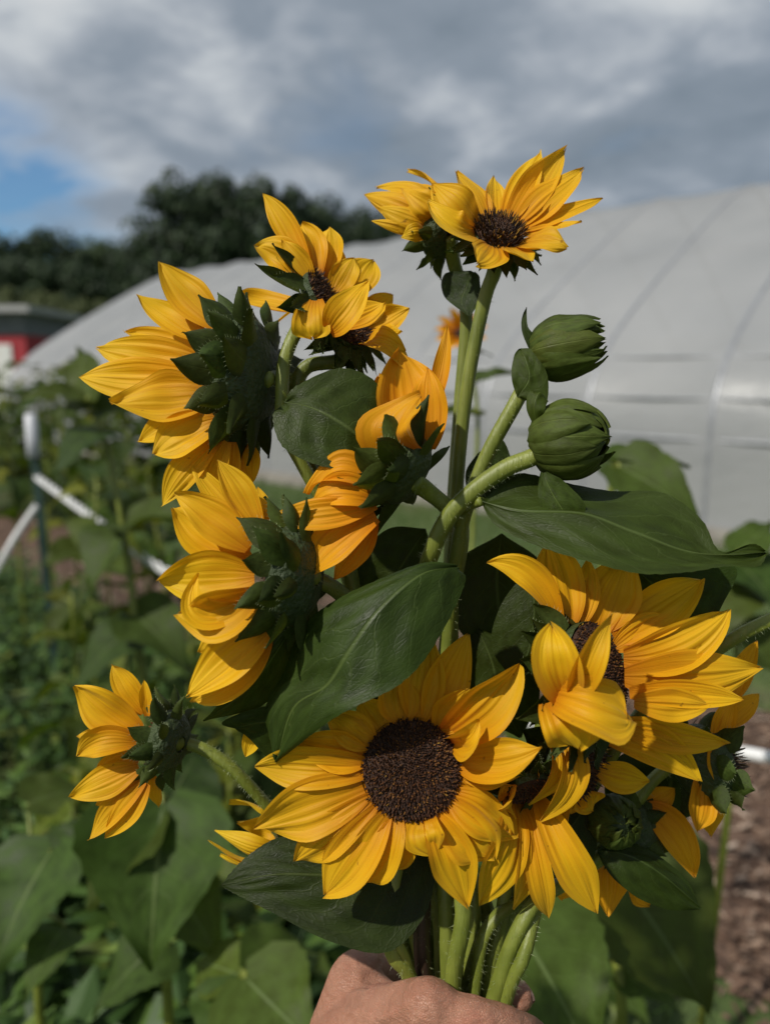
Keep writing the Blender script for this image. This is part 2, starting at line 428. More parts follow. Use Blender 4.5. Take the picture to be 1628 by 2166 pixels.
def flower(label, C, A, R, petals, depth, stem=None, tint=(1, 1, 1), bract_n=(13, 11), bract_len=1.25, brows=2, flo=420, stam=0, stam_len=0.004,
           dome=0.28, bract_tilt=0.15, srad=0.0048, smat=None, seed=0, L0=0.3, hd=1.0, backdome=0.45, spike=0.0016, bract_w=0.62, recep=True):
    """petals: (tip px, tip py, tip depth offset in cm or None, width px, {options})"""
    r = random.Random(seed * 31 + 5)
    A = cdir(*A); Cw = P(C[0], C[1], depth); k = depth / F; Rm = R * k
    base = P(stem[-1][0], stem[-1][1], stem[-1][2]) if stem else Cw
    root = thing('sunflower', label, 'sunflower', base, 'cut sunflowers in the bunch')
    disk_parts(root, Cw, A, Rm * 0.97, dome, flo, spike, stam, stam_len, seed)
    for i, q in enumerate(petals):
        tx, ty, dz, wpx = q[:4]; op = q[4] if len(q) > 4 else {}
        ray = (FW + RT * ((tx - CX) / F) + UP * ((CY - ty) / F))
        if dz is None:
            hcm = op.get('h', 0.5) * 0.01
            den = ray.dot(A)
            t = (hcm + (Cw - CAM).dot(A)) / den
            t = max(depth - 0.05, min(depth + 0.06, t))
        else: t = depth + dz * 0.01
        tip = CAM + ray * t
        d = tip - Cw; rd = d - A * d.dot(A)
        if 'az' in op: 
            rd = cdir(*op['az']); rd = rd - A * rd.dot(A)
        rd.normalize()
        p0 = Cw + rd * Rm * 0.93 - A * (Rm * r.uniform(0.0, 0.1))
        dist = (tip - p0).length
        c1 = p0 + (rd * op.get('ro', 0.8) + A * op.get('up', 0.35)).normalized() * dist * 0.45
        c2 = None
        if 'mid' in op:   # pixel (and depth offset) the middle of the petal passes through
            mx, my, mz = op['mid']
            mp = P(mx, my, depth + mz * 0.01)
            c1 = mp * 2 - (p0 + tip) * 0.5
        W0 = A.cross(rd)
        if 'b' in op:     # where the claw leaves the rim
            bx, by, bz = op['b']
            p0 = P(bx, by, depth + bz * 0.01); dist = (tip - p0).length
            face = cdir(*op.get('fc', (0, 0.2, 1)))
            if 'mid' in op: c1 = mp * 2 - (p0 + tip) * 0.5
            else: c1 = (p0 + tip) * 0.5 + face * (dist * r.uniform(0.03, 0.14)) + (tip - p0).cross(face).normalized() * (dist * r.uniform(-0.07, 0.07))
            W0 = face.cross(tip - p0)
        me = petal_mesh(p0, c1, tip, W0, wpx * k, cup=op.get('cup', r.uniform(0.06, 0.2)), ridge=op.get('ridge', r.uniform(0.03, 0.055)),
                        twist=op.get('tw', r.uniform(-0.42, 0.42)), edge=op.get('edge', r.uniform(0.03, 0.10)), tipcurl=op.get('tc', r.uniform(-0.06, 0.06)),
                        notch=op.get('notch', r.choice((0, 0, 0.02, 0.04))), seed=seed * 100 + i, prof=op.get('prof', (0.36, r.uniform(0.42, 0.52))), mat=M_PETAL, nu=18, nv=21)
        o = link('petal', me, root)
        g = r.uniform(0.92, 1.04)
        o.color = (tint[0] * g, tint[1] * g * r.uniform(0.95, 1.04), tint[2], 1)
    X = A.orthogonal().normalized(); Y = A.cross(X)
    facing = A.dot(-FW) > 0.3
    if recep:
        V = []; nu, nv = 9, 24; prof = []
        for i in range(nu):
            q = i / (nu - 1)
            prof.append((Rm * (1.02 * math.cos(q * math.pi / 2) ** 0.7 if q < 1 else 0.0) + (0.0045 * q), -backdome * Rm * math.sin(q * math.pi / 2) * (1 + 0.5 * q)))
        for rr, z in prof:
            for kk in range(nv):
                an = 2 * math.pi * kk / nv
                V.append(Cw + X * (rr * math.cos(an)) + Y * (rr * math.sin(an)) + A * z)
        Fc = [(i * nv + kk, i * nv + (kk + 1) % nv, (i + 1) * nv + (kk + 1) % nv, (i + 1) * nv + kk) for i in range(nu - 1) for kk in range(nv)]
        link('receptacle', mesh('receptacle', V, Fc, M_RECEP), root)
    for row in range(brows):
        n = bract_n[min(row, len(bract_n) - 1)]
        ph = r.uniform(0, 6.28)
        for i in range(n):
            an = ph + 2 * math.pi * (i + r.uniform(-0.25, 0.25)) / n
            rd = X * math.cos(an) + Y * math.sin(an)
            q = row / max(1, brows)
            ph_ = q * rad(72)
            sf = rd * (Rm * 1.0 * math.cos(ph_)) - A * (Rm * (0.10 + backdome * 1.25 * math.sin(ph_)))
            p0 = Cw + sf
            ln = Rm * bract_len * r.uniform(0.8, 1.2) * (1.0 + 0.25 * q)
            tang = (rd * (math.sin(ph_) * 1.0 + 0.25) + A * (math.cos(ph_) * backdome * 1.25 + 0.1)).normalized()
            outn = (rd * math.cos(ph_) - A * (0.35 + math.sin(ph_))).normalized()
            d1 = (tang + outn * r.uniform(0.15, 0.45) + A * (bract_tilt - 0.2)).normalized()
            d2 = (tang * r.uniform(0.5, 1.0) + outn * r.uniform(0.1, 0.9) + A.cross(rd) * r.uniform(-0.4, 0.4) + A * (bract_tilt - 0.2)).normalized()
            if facing: d1 = (rd - A * r.uniform(0.25, 0.6)).normalized(); d2 = (rd - A * r.uniform(0.0, 0.7) + A.cross(rd) * r.uniform(-0.3, 0.3)).normalized(); p0 = p0 - A * (0.12 * Rm)
            c1 = p0 + d1 * ln * 0.5; tip = c1 + d2 * ln * 0.55
            me = petal_mesh(p0, c1, tip, A.cross(rd), Rm * bract_w * r.uniform(0.8, 1.2), cup=r.uniform(0.12, 0.3), ridge=0.02, twist=r.uniform(-0.5, 0.5),
                            edge=0.05, tipcurl=r.uniform(-0.15, 0.25), seed=seed * 77 + row * 20 + i, prof=(0.85, 0.30), mat=M_BRACT, nu=12, nv=7, acum=True)
            o = link('bract', me, root)
            g = r.uniform(0.8, 1.6); o.color = (g * 1.08, g, g * .9, 1)
            if r.random() < 0.8:
                # bristles along the rim of the bract
                vs = [Vector(v.co) for v in me.vertices]; hv = []; hf = []
                for ii in range(1, 11):
                    for jj in (0, 6):
                        if r.random() < 0.25: continue
                        b0 = vs[ii * 7 + jj]; inn = vs[ii * 7 + 3]
                        dd = (b0 - inn); 
                        if dd.length < 1e-6: continue
                        dd = (dd.normalized() + (vs[min(11, ii + 1) * 7 + 3] - inn).normalized() * 0.5).normalized()
                        e = b0 + dd * r.uniform(0.0010, 0.0024); s = dd.orthogonal().normalized() * 0.00008; s2 = dd.cross(s)
                        oo = len(hv); hv += [b0 + s, b0 - s * 0.5 + s2, b0 - s * 0.5 - s2, e]
                        hf += [(oo, oo + 1, oo + 3), (oo + 1, oo + 2, oo + 3), (oo + 2, oo, oo + 3)]
                h = link('bristles', mesh('bristles', hv, hf, M_HAIR, smooth=False), o); h['kind'] = 'stuff'
    if stem:
        start = Cw - A * (Rm * backdome * 1.2)
        pts = [start] + [P(*q) for q in stem]
        pts = catmull(pts, 48)
        rs = [srad * (1.15 - 0.2 * min(1, i / 8)) for i in range(48)]
        v, f = tube(pts, rs, 12, 0.06)
        o = link('stem', mesh('stem', v, f, smat or M_STEM), root)
        h = link('hairs', hairs_mesh(pts, rs, int(480 * hd), 0.0026, 1, seed=seed), o); h['kind'] = 'stuff'
    return root

def loft_leaf(root, spine, left, right, depth, n=44, nv=25, mat=None, serr=0.010, quilt=0.0007, petiole=None, pr=0.0022, bulge=0.0, color=(1, 1, 1), thick=True, name='leaf'):
    """leaf blade lofted between edge / midrib / edge polylines of (px, py, dz cm)"""
    k = depth / F
    S = catmull([P(a, b, depth + c * 0.01) for a, b, c in spine], n)
    Lf = catmull([P(a, b, depth + c * 0.01) for a, b, c in left], n)
    Rg = catmull([P(a, b, depth + c * 0.01) for a, b, c in right], n)
    V = []; uv = []
    h = nv // 2
    wid = max(np.linalg.norm(np.array(Lf[i]) - np.array(Rg[i])) for i in range(n))
    for i in range(n):
        u = i / (n - 1)
        s, l, r_ = Vector(S[i]), Vector(Lf[i]), Vector(Rg[i])
        t = (Vector(S[min(n - 1, i + 1)]) - Vector(S[max(0, i - 1)])).normalized()
        for j in range(nv):
            v = (j - h) / h
            e = l if v < 0 else r_
            a = abs(v)
            p = s.lerp(e, a)
            across = (e - s)
            nn = t.cross(across * (1 if v > 0 else -1))
            nn = nn.normalized() if nn.length > 1e-9 else Vector((0, 0, 1))
            # blade swells between the veins; crimped, finely toothed rim
            ph = (u * 6 - a * 2.1)
            z = quilt * 2.2 * (abs(math.sin(ph * math.pi)) - 0.5) * math.sin(math.pi * min(1, a * 1.05)) * math.sin(math.pi * min(1, max(0, u)))
            z += bulge * wid * math.sin(math.pi * a) 
            z += 0.0016 * mnoise.noise(Vector((u * 3.3 + depth * 50, v * 2.2, color[0]))) * (0.3 + a)
            p = p + nn * z
            if a > 0.97 and 0.03 < u < 0.97:
                p = p + across.normalized() * (serr * wid * (0.5 - abs((u * 24) % 1 - 0.5)) * 2)
            V.append(p); uv.append((u, j / (nv - 1)))
    me = mesh('leaf', V, grid_faces(n, nv), mat or M_LEAF, uv)
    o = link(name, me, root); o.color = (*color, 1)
    if petiole:
        pts = catmull([P(a, b, depth + c * 0.01) for a, b, c in petiole], 16)
        v, f = tube(pts, pr, 9, 0.05)
        pe = link('petiole', mesh('petiole', v, f, M_STEM), root)
        hh = link('hairs', hairs_mesh(pts, pr, 110, 0.0018, 1, seed=n), pe); hh['kind'] = 'stuff'
    return o

def bud(label, C, A, R, depth, stem, seed, n=(9, 8), open_=0.25, srad=0.004, squash=1.0, reflex=0.35):
    r = random.Random(seed)
    A = cdir(*A); Cw = P(C[0], C[1], depth); k = depth / F; Rm = R * k
    X = A.orthogonal().normalized(); Y = A.cross(X)
    root = thing('sunflower_bud', label, 'flower bud', P(*stem[-1]), 'green buds in the bunch')
    V = []; nu, nv = 14, 22
    for i in range(nu):
        th = math.pi * i / (nu - 1)
        for kk in range(nv):
            an = 2 * math.pi * kk / nv
            V.append(Cw + (X * math.cos(an) + Y * math.sin(an)) * (Rm * 0.88 * math.sin(th)) + A * (Rm * 0.85 * squash * math.cos(th)))
    Fc = [(i * nv + kk, i * nv + (kk + 1) % nv, (i + 1) * nv + (kk + 1) % nv, (i + 1) * nv + kk) for i in range(nu - 1) for kk in range(nv)]
    link('bud_core', mesh('bud_core', V, Fc, M_RECEP), root)
    for row, cnt in enumerate(n):
        ph = r.uniform(0, 6)
        for i in range(cnt):
            an = ph + 2 * math.pi * (i + r.uniform(-0.15, 0.15)) / cnt
            th0 = rad(150 - row * 12); th1 = rad(r.uniform(4, 24) if row else r.uniform(15, 45))
            nu2, nv2 = 16, 9; V = []; uv = []
            half = r.uniform(0.42, 0.62)
            lift = 0.94 + 0.06 * (1 - row) + r.uniform(0, 0.05)
            fl = r.random() < reflex
            for a in range(nu2):
                u = a / (nu2 - 1); th = th0 + (th1 - th0) * u
                wv = half * (0.75 + 0.25 * math.sin(u * math.pi)) * (1 - u ** 3.0) ** 0.8 + 0.015
                for b in range(nv2):
                    v = b / (nv2 - 1) * 2 - 1
                    ang = an + v * wv / max(0.35, math.sin(max(0.3, th))) * (1 if th > 0.6 else th / 0.6 * 0.9 + 0.1)
                    rr = Rm * (lift + 0.05 * (1 - v * v) + 0.035 * math.cos(v * 8 + i) * (1 - u * .6) + 0.05 * mnoise.noise(Vector((u * 3 + i * 7, v * 2, row))) + (open_ * max(0, u - 0.6) ** 1.3) + (0.9 * max(0, u - 0.72) ** 1.2 if fl else 0))
                    p = Cw + (X * math.cos(ang) + Y * math.sin(ang)) * (rr * math.sin(th)) + A * (rr * squash * math.cos(th))
                    V.append(p); uv.append((u, b / (nv2 - 1)))
            o = link('bract', mesh('bract', V, grid_faces(nu2, nv2), M_BRACT, uv), root)
            g = r.uniform(1.3, 2.2); o.color = (g * 1.15, g, g * 0.9, 1)
    pts = catmull([Cw - A * Rm * 0.7] + [P(*q) for q in stem], 44)
    v, f = tube(pts, srad, 12, 0.05)
    o = link('stem', mesh('stem', v, f, M_STEM), root)
    h = link('hairs', hairs_mesh(pts, srad, 700, 0.0028, 1, seed=seed), o); h['kind'] = 'stuff'
    return root

# ================================================================== the setting
AX = Vector((-0.747, 0.665, 0)); NQ = Vector((0.665, 0.747, 0))
def TQ(t, q, z=0.0): return AX * t + NQ * q + Vector((0, 0, z))

# ---- ground
def ground_mat():
    m, nt, out = newmat('ground')
    tc = N(nt, 'ShaderNodeTexCoord')
    a = N(nt, 'ShaderNodeTexNoise', i_Scale=0.9, i_Detail=6.0); L(nt, tc.outputs['Object'], a.inputs['Vector'])
    b_ = N(nt, 'ShaderNodeTexNoise', i_Scale=22.0, i_Detail=5.0); L(nt, tc.outputs['Object'], b_.inputs['Vector'])
    c = ramp(nt, a.outputs[0], [(0.35, (0.05, 0.085, 0.02)), (0.6, (0.085, 0.12, 0.03)), (0.75, (0.10, 0.085, 0.045))])
    c = mixc(nt, 0.6, c, ramp(nt, b_.outputs[0], [(0.3, (0.45, 0.45, 0.4)), (0.7, (1.3, 1.3, 1.2))]), 'MULTIPLY')
    b = N(nt, 'ShaderNodeBsdfPrincipled', i_Roughness=0.9); L(nt, c, b.inputs['Base Color'])
    bp = N(nt, 'ShaderNodeBump', i_Strength=0.8, i_Distance=0.03); L(nt, b_.outputs[0], bp.inputs['Height']); L(nt, bp.outputs[0], b.inputs['Normal'])
    L(nt, b.outputs[0], out.inputs[0]); return m
M_GROUND = ground_mat()
V = []; xs = [-1200, -300, -80, -25, -10, -6, -4, -3, -2, -1, 0, 1, 2, 3, 4, 6, 10, 25, 80, 300, 1200]
for y in xs:
    for x in xs: V.append((x, y + 3, 0.0))
g = link('ground', mesh('ground', V, grid_faces(len(xs), len(xs)), M_GROUND)); g['kind'] = 'structure'

def mulch_mat():
    m, nt, out = newmat('mulch')
    tc = N(nt, 'ShaderNodeTexCoord')
    v = N(nt, 'ShaderNodeTexVoronoi', i_Scale=38.0); L(nt, tc.outputs['Object'], v.inputs['Vector'])
    c = ramp(nt, v.outputs['Color'], [(0.1, (0.04, 0.022, 0.014)), (0.5, (0.11, 0.062, 0.04)), (0.9, (0.20, 0.13, 0.09))])
    b = N(nt, 'ShaderNodeBsdfPrincipled', i_Roughness=0.9); L(nt, c, b.inputs['Base Color'])
    bp = N(nt, 'ShaderNodeBump', i_Strength=0.9, i_Distance=0.02); L(nt, v.outputs['Distance'], bp.inputs['Height']); L(nt, bp.outputs[0], b.inputs['Normal'])
    L(nt, b.outputs[0], out.inputs[0]); return m
V = []; nt_ = 60
for i in range(nt_):
    t = -6 + i * 22 / (nt_ - 1)
    V.append(TQ(t, (2.25 if t > 1.5 else 1.75) + 0.12 * math.sin(t * 2.1), 0.006)); V.append(TQ(t, 3.5 + 0.15 * math.sin(t * 1.7 + 1), 0.006))
mp = link('mulch_path', mesh('mulch_path', V, grid_faces(nt_, 2), mulch_mat())); mp['kind'] = 'structure'
r = random.Random(11); V = []; Fc = []
for k in range(20000):
    t = r.uniform(-5, 3) if k < 15000 else r.uniform(3, 13); q = r.uniform(2.2 if t > 1.5 else 1.7, 3.55)
    c = TQ(t, q, r.uniform(0.004, 0.03)); an = r.uniform(0, 6.28); l = r.uniform(0.008, 0.034); w_ = r.uniform(0.003, 0.009)
    d = Vector((math.cos(an), math.sin(an), r.uniform(-0.35, 0.35))) * l; s = Vector((-math.sin(an), math.cos(an), r.uniform(-0.3, 0.3))) * w_
    h = Vector((0, 0, 0.004)); o = len(V)
    V += [c - d - s, c + d - s, c + d + s, c - d + s, c + h - d * 0.9 - s * 0.8, c + h + d * 0.8 - s * 0.8, c + h + d * 0.9 + s * 0.7, c + h - d + s * 0.8]
    Fc += [(o + 4, o + 5, o + 6, o + 7), (o, o + 1, o + 5, o + 4), (o + 1, o + 2, o + 6, o + 5), (o + 2, o + 3, o + 7, o + 6), (o + 3, o, o + 4, o + 7)]
ch = link('wood_chips', mesh('wood_chips', V, Fc, island_mat('chip', [(0, (0.05, 0.03, 0.02)), (0.5, (0.15, 0.09, 0.06)), (0.85, (0.26, 0.18, 0.13)), (1, (0.42, 0.33, 0.26))], 0.85), smooth=False))
ch['kind'] = 'stuff'; tag(ch, 'brown wood chips spread along the mulched path', 'wood chips')

# ---- grass between path and tunnel, and through the planting
M_GRASS = island_mat('grass', [(0, (0.04, 0.085, 0.015)), (0.6, (0.075, 0.14, 0.028)), (1, (0.15, 0.17, 0.05))], 0.55, 0.3)
r = random.Random(5); V = []; Fc = []
def blade(c, hgt, lean, wd):
    an = r.uniform(0, 6.28); s = Vector((math.cos(an), math.sin(an), 0)) * wd; d = Vector((r.uniform(-1, 1), r.uniform(-1, 1), 0)) * lean * hgt
    o = len(V); V.extend([c - s, c + s, c + d * 0.4 + s * 0.8 + Vector((0, 0, hgt * 0.6)), c + d * 0.4 - s * 0.8 + Vector((0, 0, hgt * 0.6)), c + d + Vector((0, 0, hgt))])
    Fc.extend([(o, o + 1, o + 2, o + 3), (o + 3, o + 2, o + 4)])
for k in range(30000):
    t = r.uniform(-6, 15)
    q = r.uniform(3.4, 6.95) if r.random() < 0.75 else r.uniform(1.9, 2.35)
    if q < 2.4 and t < 1.5: continue
    blade(TQ(t, q), r.uniform(0.04, 0.15), 0.5, r.uniform(0.0025, 0.005))
for k in range(16000):
    x, y = r.uniform(-4.5, 1.6), r.uniform(0.9, 7)
    if NQ.x * x + NQ.y * y > (2.3 if x < -.2 else 1.6): continue
    blade(Vector((x, y, 0)), r.uniform(0.06, 0.3), 0.5, r.uniform(0.002, 0.005))
gr = link('grass', mesh('grass', V, Fc, M_GRASS, smooth=False)); gr['kind'] = 'stuff'; tag(gr, 'rough green grass around the mulched path', 'grass')

# ---- low weeds under the sunflower rows
r = random.Random(21); V = []; Fc = []
for k in range(3100):
    x, y = r.uniform(-3.6, 1.3), r.uniform(0.9, 6.2)
    big = 1.0
    if k >= 2600: x, y, big = r.uniform(-.95, -.05), r.uniform(1.25, 2.1), 1.7
    if NQ.x * x + NQ.y * y > 2.2: continue
    if x > 0.5 and y > 1.35: continue
    hh = r.uniform(0.05, 0.42) * (0.55 if x > 0.1 else 1)
    for j in range(r.randint(9, 18)):
        z = hh * r.uniform(0.2, 1.0); c = Vector((x + r.gauss(0, 0.05), y + r.gauss(0, 0.05), z))
        an = r.uniform(0, 6.28); l = r.uniform(0.018, 0.055) * big; d = Vector((math.cos(an), math.sin(an), r.uniform(-0.6, 0.4))).normalized() * l
        s = Vector((-math.sin(an), math.cos(an), r.uniform(-0.3, 0.3))) * l * r.uniform(0.28, 0.45); dn = Vector((0, 0, -l * 0.12)); o = len(V)
        V += [c - d, c - d * 0.3 + s + dn, c - d * 0.3 - s + dn, c - d * 0.2, c + d * 0.4 + s * 0.7 + dn, c + d * 0.4 - s * 0.7 + dn, c + d * 0.4, c + d + dn * 2]
        Fc += [(o, o + 3, o + 1), (o, o + 2, o + 3), (o + 1, o + 3, o + 6, o + 4), (o + 3, o + 2, o + 5, o + 6), (o + 4, o + 6, o + 7), (o + 6, o + 5, o + 7)]
we = link('weeds', mesh('weeds', V, Fc, island_mat('weed', [(0, (0.025, 0.055, 0.012)), (0.5, (0.06, 0.12, 0.025)), (0.9, (0.11, 0.19, 0.03)), (1, (0.2, 0.24, 0.05))], 0.5, 0.3), smooth=False))
we['kind'] = 'stuff'; tag(we, 'low leafy weeds filling the sunflower rows', 'weeds')

# ---- polytunnel
PROF = [(0, 0.0), (0, 0.45), (0, 0.9), (0.04, 1.2), (0.2, 1.52), (0.55, 1.86), (1.2, 2.3), (2.3, 2.95), (3.4, 3.55), (4.1, 3.87), (4.5, 3.95)]
PROF = PROF + [(9 - a, b) for a, b in PROF[-2::-1]]
PS = catmull([(a, b, 0) for a, b in PROF], 61)
T0, Q0, SP = 2.39, 6.97, 1.2
def film_mat():
    m, nt, out = newmat('film')
    tc = N(nt, 'ShaderNodeTexCoord')
    mp = N(nt, 'ShaderNodeMapping'); L(nt, tc.outputs['Object'], mp.inputs[0]); mp.inputs['Rotation'].default_value = (0, 0, rad(-41.7))
    mp.inputs['Scale'].default_value = (0.25, 3.0, 5.0)
    n = N(nt, 'ShaderNodeTexNoise', i_Scale=2.2, i_Detail=4.0); L(nt, mp.outputs[0], n.inputs['Vector'])
    n2 = N(nt, 'ShaderNodeTexNoise', i_Scale=1.1, i_Detail=5.0); L(nt, tc.outputs['Object'], n2.inputs['Vector'])
    c = ramp(nt, n2.outputs[0], [(0.3, (0.44, 0.45, 0.465)), (0.7, (0.54, 0.545, 0.555))])
    b = N(nt, 'ShaderNodeBsdfPrincipled', i_Roughness=0.34); b.inputs['Specular IOR Level'].default_value = 0.35; L(nt, c, b.inputs['Base Color'])
    bp = N(nt, 'ShaderNodeBump', i_Strength=0.35, i_Distance=0.03); L(nt, n.outputs[0], bp.inputs['Height']); L(nt, bp.outputs[0], b.inputs['Normal'])
    tr = N(nt, 'ShaderNodeBsdfTranslucent'); tr.inputs[0].default_value = (0.5, 0.5, 0.52, 1)
    m1 = N(nt, 'ShaderNodeMixShader', i_0=0.4); L(nt, b.outputs[0], m1.inputs[1]); L(nt, tr.outputs[0], m1.inputs[2])
    tp = N(nt, 'ShaderNodeBsdfTransparent')
    m2 = N(nt, 'ShaderNodeMixShader', i_0=0.16); L(nt, m1.outputs[0], m2.inputs[1]); L(nt, tp.outputs[0], m2.inputs[2])
    L(nt, m2.outputs[0], out.inputs[0]); return m
M_FILM = film_mat()
M_PIPE = simple('galvanised_pipe', (0.25, 0.26, 0.28), 0.4, 8, (0.32, 0.33, 0.35), metallic=0.3)
tun = thing('polytunnel', 'long translucent white plastic polytunnel with round metal hoops', 'polytunnel', TQ(T0, Q0))
HI = range(-4, 13)
for i in HI:
    t = T0 + SP * i
    v, f = tube([TQ(t, Q0 + a, b - 0.05 if k in (0, 60) else b) for k, (a, b, _) in enumerate(PS)], 0.032, 8)
    link('hoop', mesh('hoop', v, f, M_PIPE), tun)
for i in list(HI)[:-1]:
    V = []; nv = 9
    for a, b, _ in PS:
        for j in range(nv):
            q = j / (nv - 1); sg = 0.040 * math.sin(math.pi * q) ** 0.8 - 0.024
            cx_, cz = 4.5 - a, 0.9 - b
            d = math.hypot(cx_, cz)
            V.append(TQ(T0 + SP * (i + q), Q0 + a + (cx_ / d) * sg, b + (cz / d) * sg * (1 if b > 0.3 else 0)))
    link('cover_panel', mesh('cover_panel', V, grid_faces(61, nv), M_FILM), tun)
for a, b, rr in ((0.004, 0.92, 0.018), (0.058, 1.28, 0.012), (0.314, 1.655, 0.012), (4.5, 3.92, 0.03), (2.36, 2.88, 0.02)):
    v, f = tube([TQ(T0 + SP * i, Q0 + a, b) for i in HI], rr, 8); link('rail', mesh('rail', v, f, M_PIPE), tun)
for e in (HI[0], HI[-1]):
    V = [TQ(T0 + SP * e, Q0 + a, max(0, b - 0.01)) for a, b, _ in PS]
    link('end_wall', mesh('end_wall', V, [tuple(range(len(V)))], M_FILM, smooth=False), tun)
V = []; 
for i in range(2):
    t = T0 + SP * (HI[0] if i == 0 else HI[-1])
    for (a, b) in ((-0.07, 0.0), (-0.07, 0.16), (-0.036, 0.16), (-0.036, 0.0)): V.append(TQ(t, Q0 + a, b))
link('base_board', mesh('base_board', V, [(0, 1, 5, 4), (1, 2, 6, 5), (2, 3, 7, 6), (0, 3, 2, 1), (4, 5, 6, 7)], simple('board', (0.22, 0.2, 0.18), 0.8, 6, (0.3, 0.28, 0.25)), smooth=False), tun)

# ---- red shed beyond the tunnel's far end
def boxv(x0, x1, y0, y1, z0, z1):
    return [(x0, y0, z0), (x1, y0, z0), (x1, y1, z0), (x0, y1, z0), (x0, y0, z1), (x1, y0, z1), (x1, y1, z1), (x0, y1, z1)], [(0, 3, 2, 1), (4, 5, 6, 7), (0, 1, 5, 4), (1, 2, 6, 5), (2, 3, 7, 6), (3, 0, 4, 7)]
def box(name, parent, x0, x1, y0, y1, z0, z1, mat):
    v, f = boxv(x0, x1, y0, y1, z0, z1); return link(name, mesh(name, v, f, mat, smooth=False), parent)
SD = 26.0
sx = lambda px: (px - CX) / F * SD * 1.0
shed = thing('shed', 'small red shed with grey upper boards and white door', 'shed', (sx(-60), SD, 0))
M_RED = simple('red_boards', (0.30, 0.02, 0.03), 0.7, 3, (0.36, 0.03, 0.04)); M_GREYB = simple('grey_boards', (0.13, 0.14, 0.16), 0.8, 4, (0.17, 0.18, 0.2))
M_WHITE = simple('white_paint', (0.66, 0.66, 0.64), 0.6, 5, (0.72, 0.72, 0.7))
x0, x1 = sx(-220), sx(72)
box('wall', shed, x0, x1, SD, SD + 3.5, 0, 2.75, M_RED)
box('gable_boards', shed, x0 - 0.02, x1 + 0.02, SD - 0.03, SD + 3.53, 2.752, 3.45, M_GREYB)
box('roof', shed, x0 - 0.4, x1 + 0.4, SD - 0.5, SD + 4.0, 3.452, 3.66, simple('roof_sheet', (0.3, 0.3, 0.3), 0.6, 3, (0.36, 0.36, 0.36)))
box('door', shed, sx(-80), sx(42), SD - 0.05, SD - 0.002, 0.02, 2.45, M_WHITE)

# ---- trees on the skyline
M_CROWN = [island_mat('crown', [(0, (0.010, 0.022, 0.008)), (0.5, (0.020, 0.042, 0.014)), (1, (0.04, 0.07, 0.022))], 0.65, 0.15),
           island_mat('crown_light', [(0, (0.022, 0.045, 0.014)), (0.5, (0.036, 0.066, 0.02)), (1, (0.06, 0.095, 0.03))], 0.65, 0.15),
           island_mat('crown_olive', [(0, (0.04, 0.055, 0.015)), (0.5, (0.065, 0.085, 0.022)), (1, (0.10, 0.12, 0.035))], 0.65, 0.15)]
M_BARK = simple('bark', (0.06, 0.045, 0.035), 0.9, 6, (0.1, 0.08, 0.06), 0.5, 20)
def crown_mesh(seed, n, kind, low=0.25):
    """leaf clumps through a unit-high crown (width 1)"""
    r = random.Random(seed); V = []; Fc = []
    clumps = []
    for k in range(80):
        z = r.uniform(low, 0.93); env = 0.5 * math.sqrt(max(0.05, 1 - ((z - 0.58) / 0.46) ** 2)) if z > low else 0.2
        an = r.uniform(0, 6.28); rr = env * math.sqrt(r.random()) * r.uniform(0.6, 1.05)
        clumps.append((rr * math.cos(an), rr * math.sin(an), z, r.uniform(0.08, 0.17)))
    for k in range(n):
        x, y, z, s = clumps[r.randrange(len(clumps))]
        d = Vector((r.gauss(0, 1), r.gauss(0, 1), r.gauss(0, 1))).normalized() * (s * r.uniform(0.55, 1.0) ** 0.5)
        c = Vector((x, y, z)) + Vector((d.x, d.y, d.z * 0.75))
        nrm = (d.normalized() + Vector((r.uniform(-0.6, 0.6), r.uniform(-0.6, 0.6), r.uniform(-0.2, 0.9)))).normalized()
        a = nrm.orthogonal().normalized(); b = nrm.cross(a); an = r.uniform(0, 3.1); a, b = a * math.cos(an) + b * math.sin(an), b * math.cos(an) - a * math.sin(an)
        l = r.uniform(0.012, 0.028); o = len(V)
        V += [c - a * l, c + b * l * 0.55, c + a * l, c - b * l * 0.55]; Fc.append((o, o + 1, o + 2, o + 3))
    return mesh('crown', V, Fc, M_CROWN[kind], smooth=False)
CROWNS = [crown_mesh(50 + i, 13000, [0, 0, 1, 2][i], 0.22 if i < 3 else 0.08) for i in range(4)]
tv, tf = [], []
fr_, ff_ = tube([(0, 0, -0.005), (0.01, 0, 0.15), (0, 0.01, 0.4), (0.01, 0, 0.75)], [0.032, 0.026, 0.02, 0.006], 8); tv += fr_; tf += ff_
for k in range(7):
    an = k * 2.4; z = 0.25 + k * 0.055; o = len(tv)
    a, b = tube([(0, 0, z), (0.14 * math.cos(an), 0.14 * math.sin(an), z + 0.1), (0.3 * math.cos(an), 0.3 * math.sin(an), z + 0.17)], [0.014, 0.009, 0.003], 6)
    tv += a; tf += [tuple(i + o for i in q) for q in b]
TRUNK = mesh('trunk', tv, tf, M_BARK)
def tree(px, ytop, d, wpx, kind, label, name='tree', zscale=1.0):
    X = (px - CX) / F * d; H = CAMH + (790 - ytop) / F * d
    W = wpx * 1.45 / F * d
    t = thing(name, label, 'tree' if name == 'tree' else 'shrub', (X, d, 0), 'trees on the skyline' if name == 'tree' else 'shrubs behind the shed')
    rz = U(0, 6.28)
    for nm, me in (('trunk', TRUNK), ('crown', CROWNS[kind])):
        o = link(nm, me, t); o.matrix_parent_inverse = Matrix.Identity(4)
        o.rotation_euler = (0, 0, rz); o.scale = (W, W, H * (1.03 if nm == 'crown' else 1))
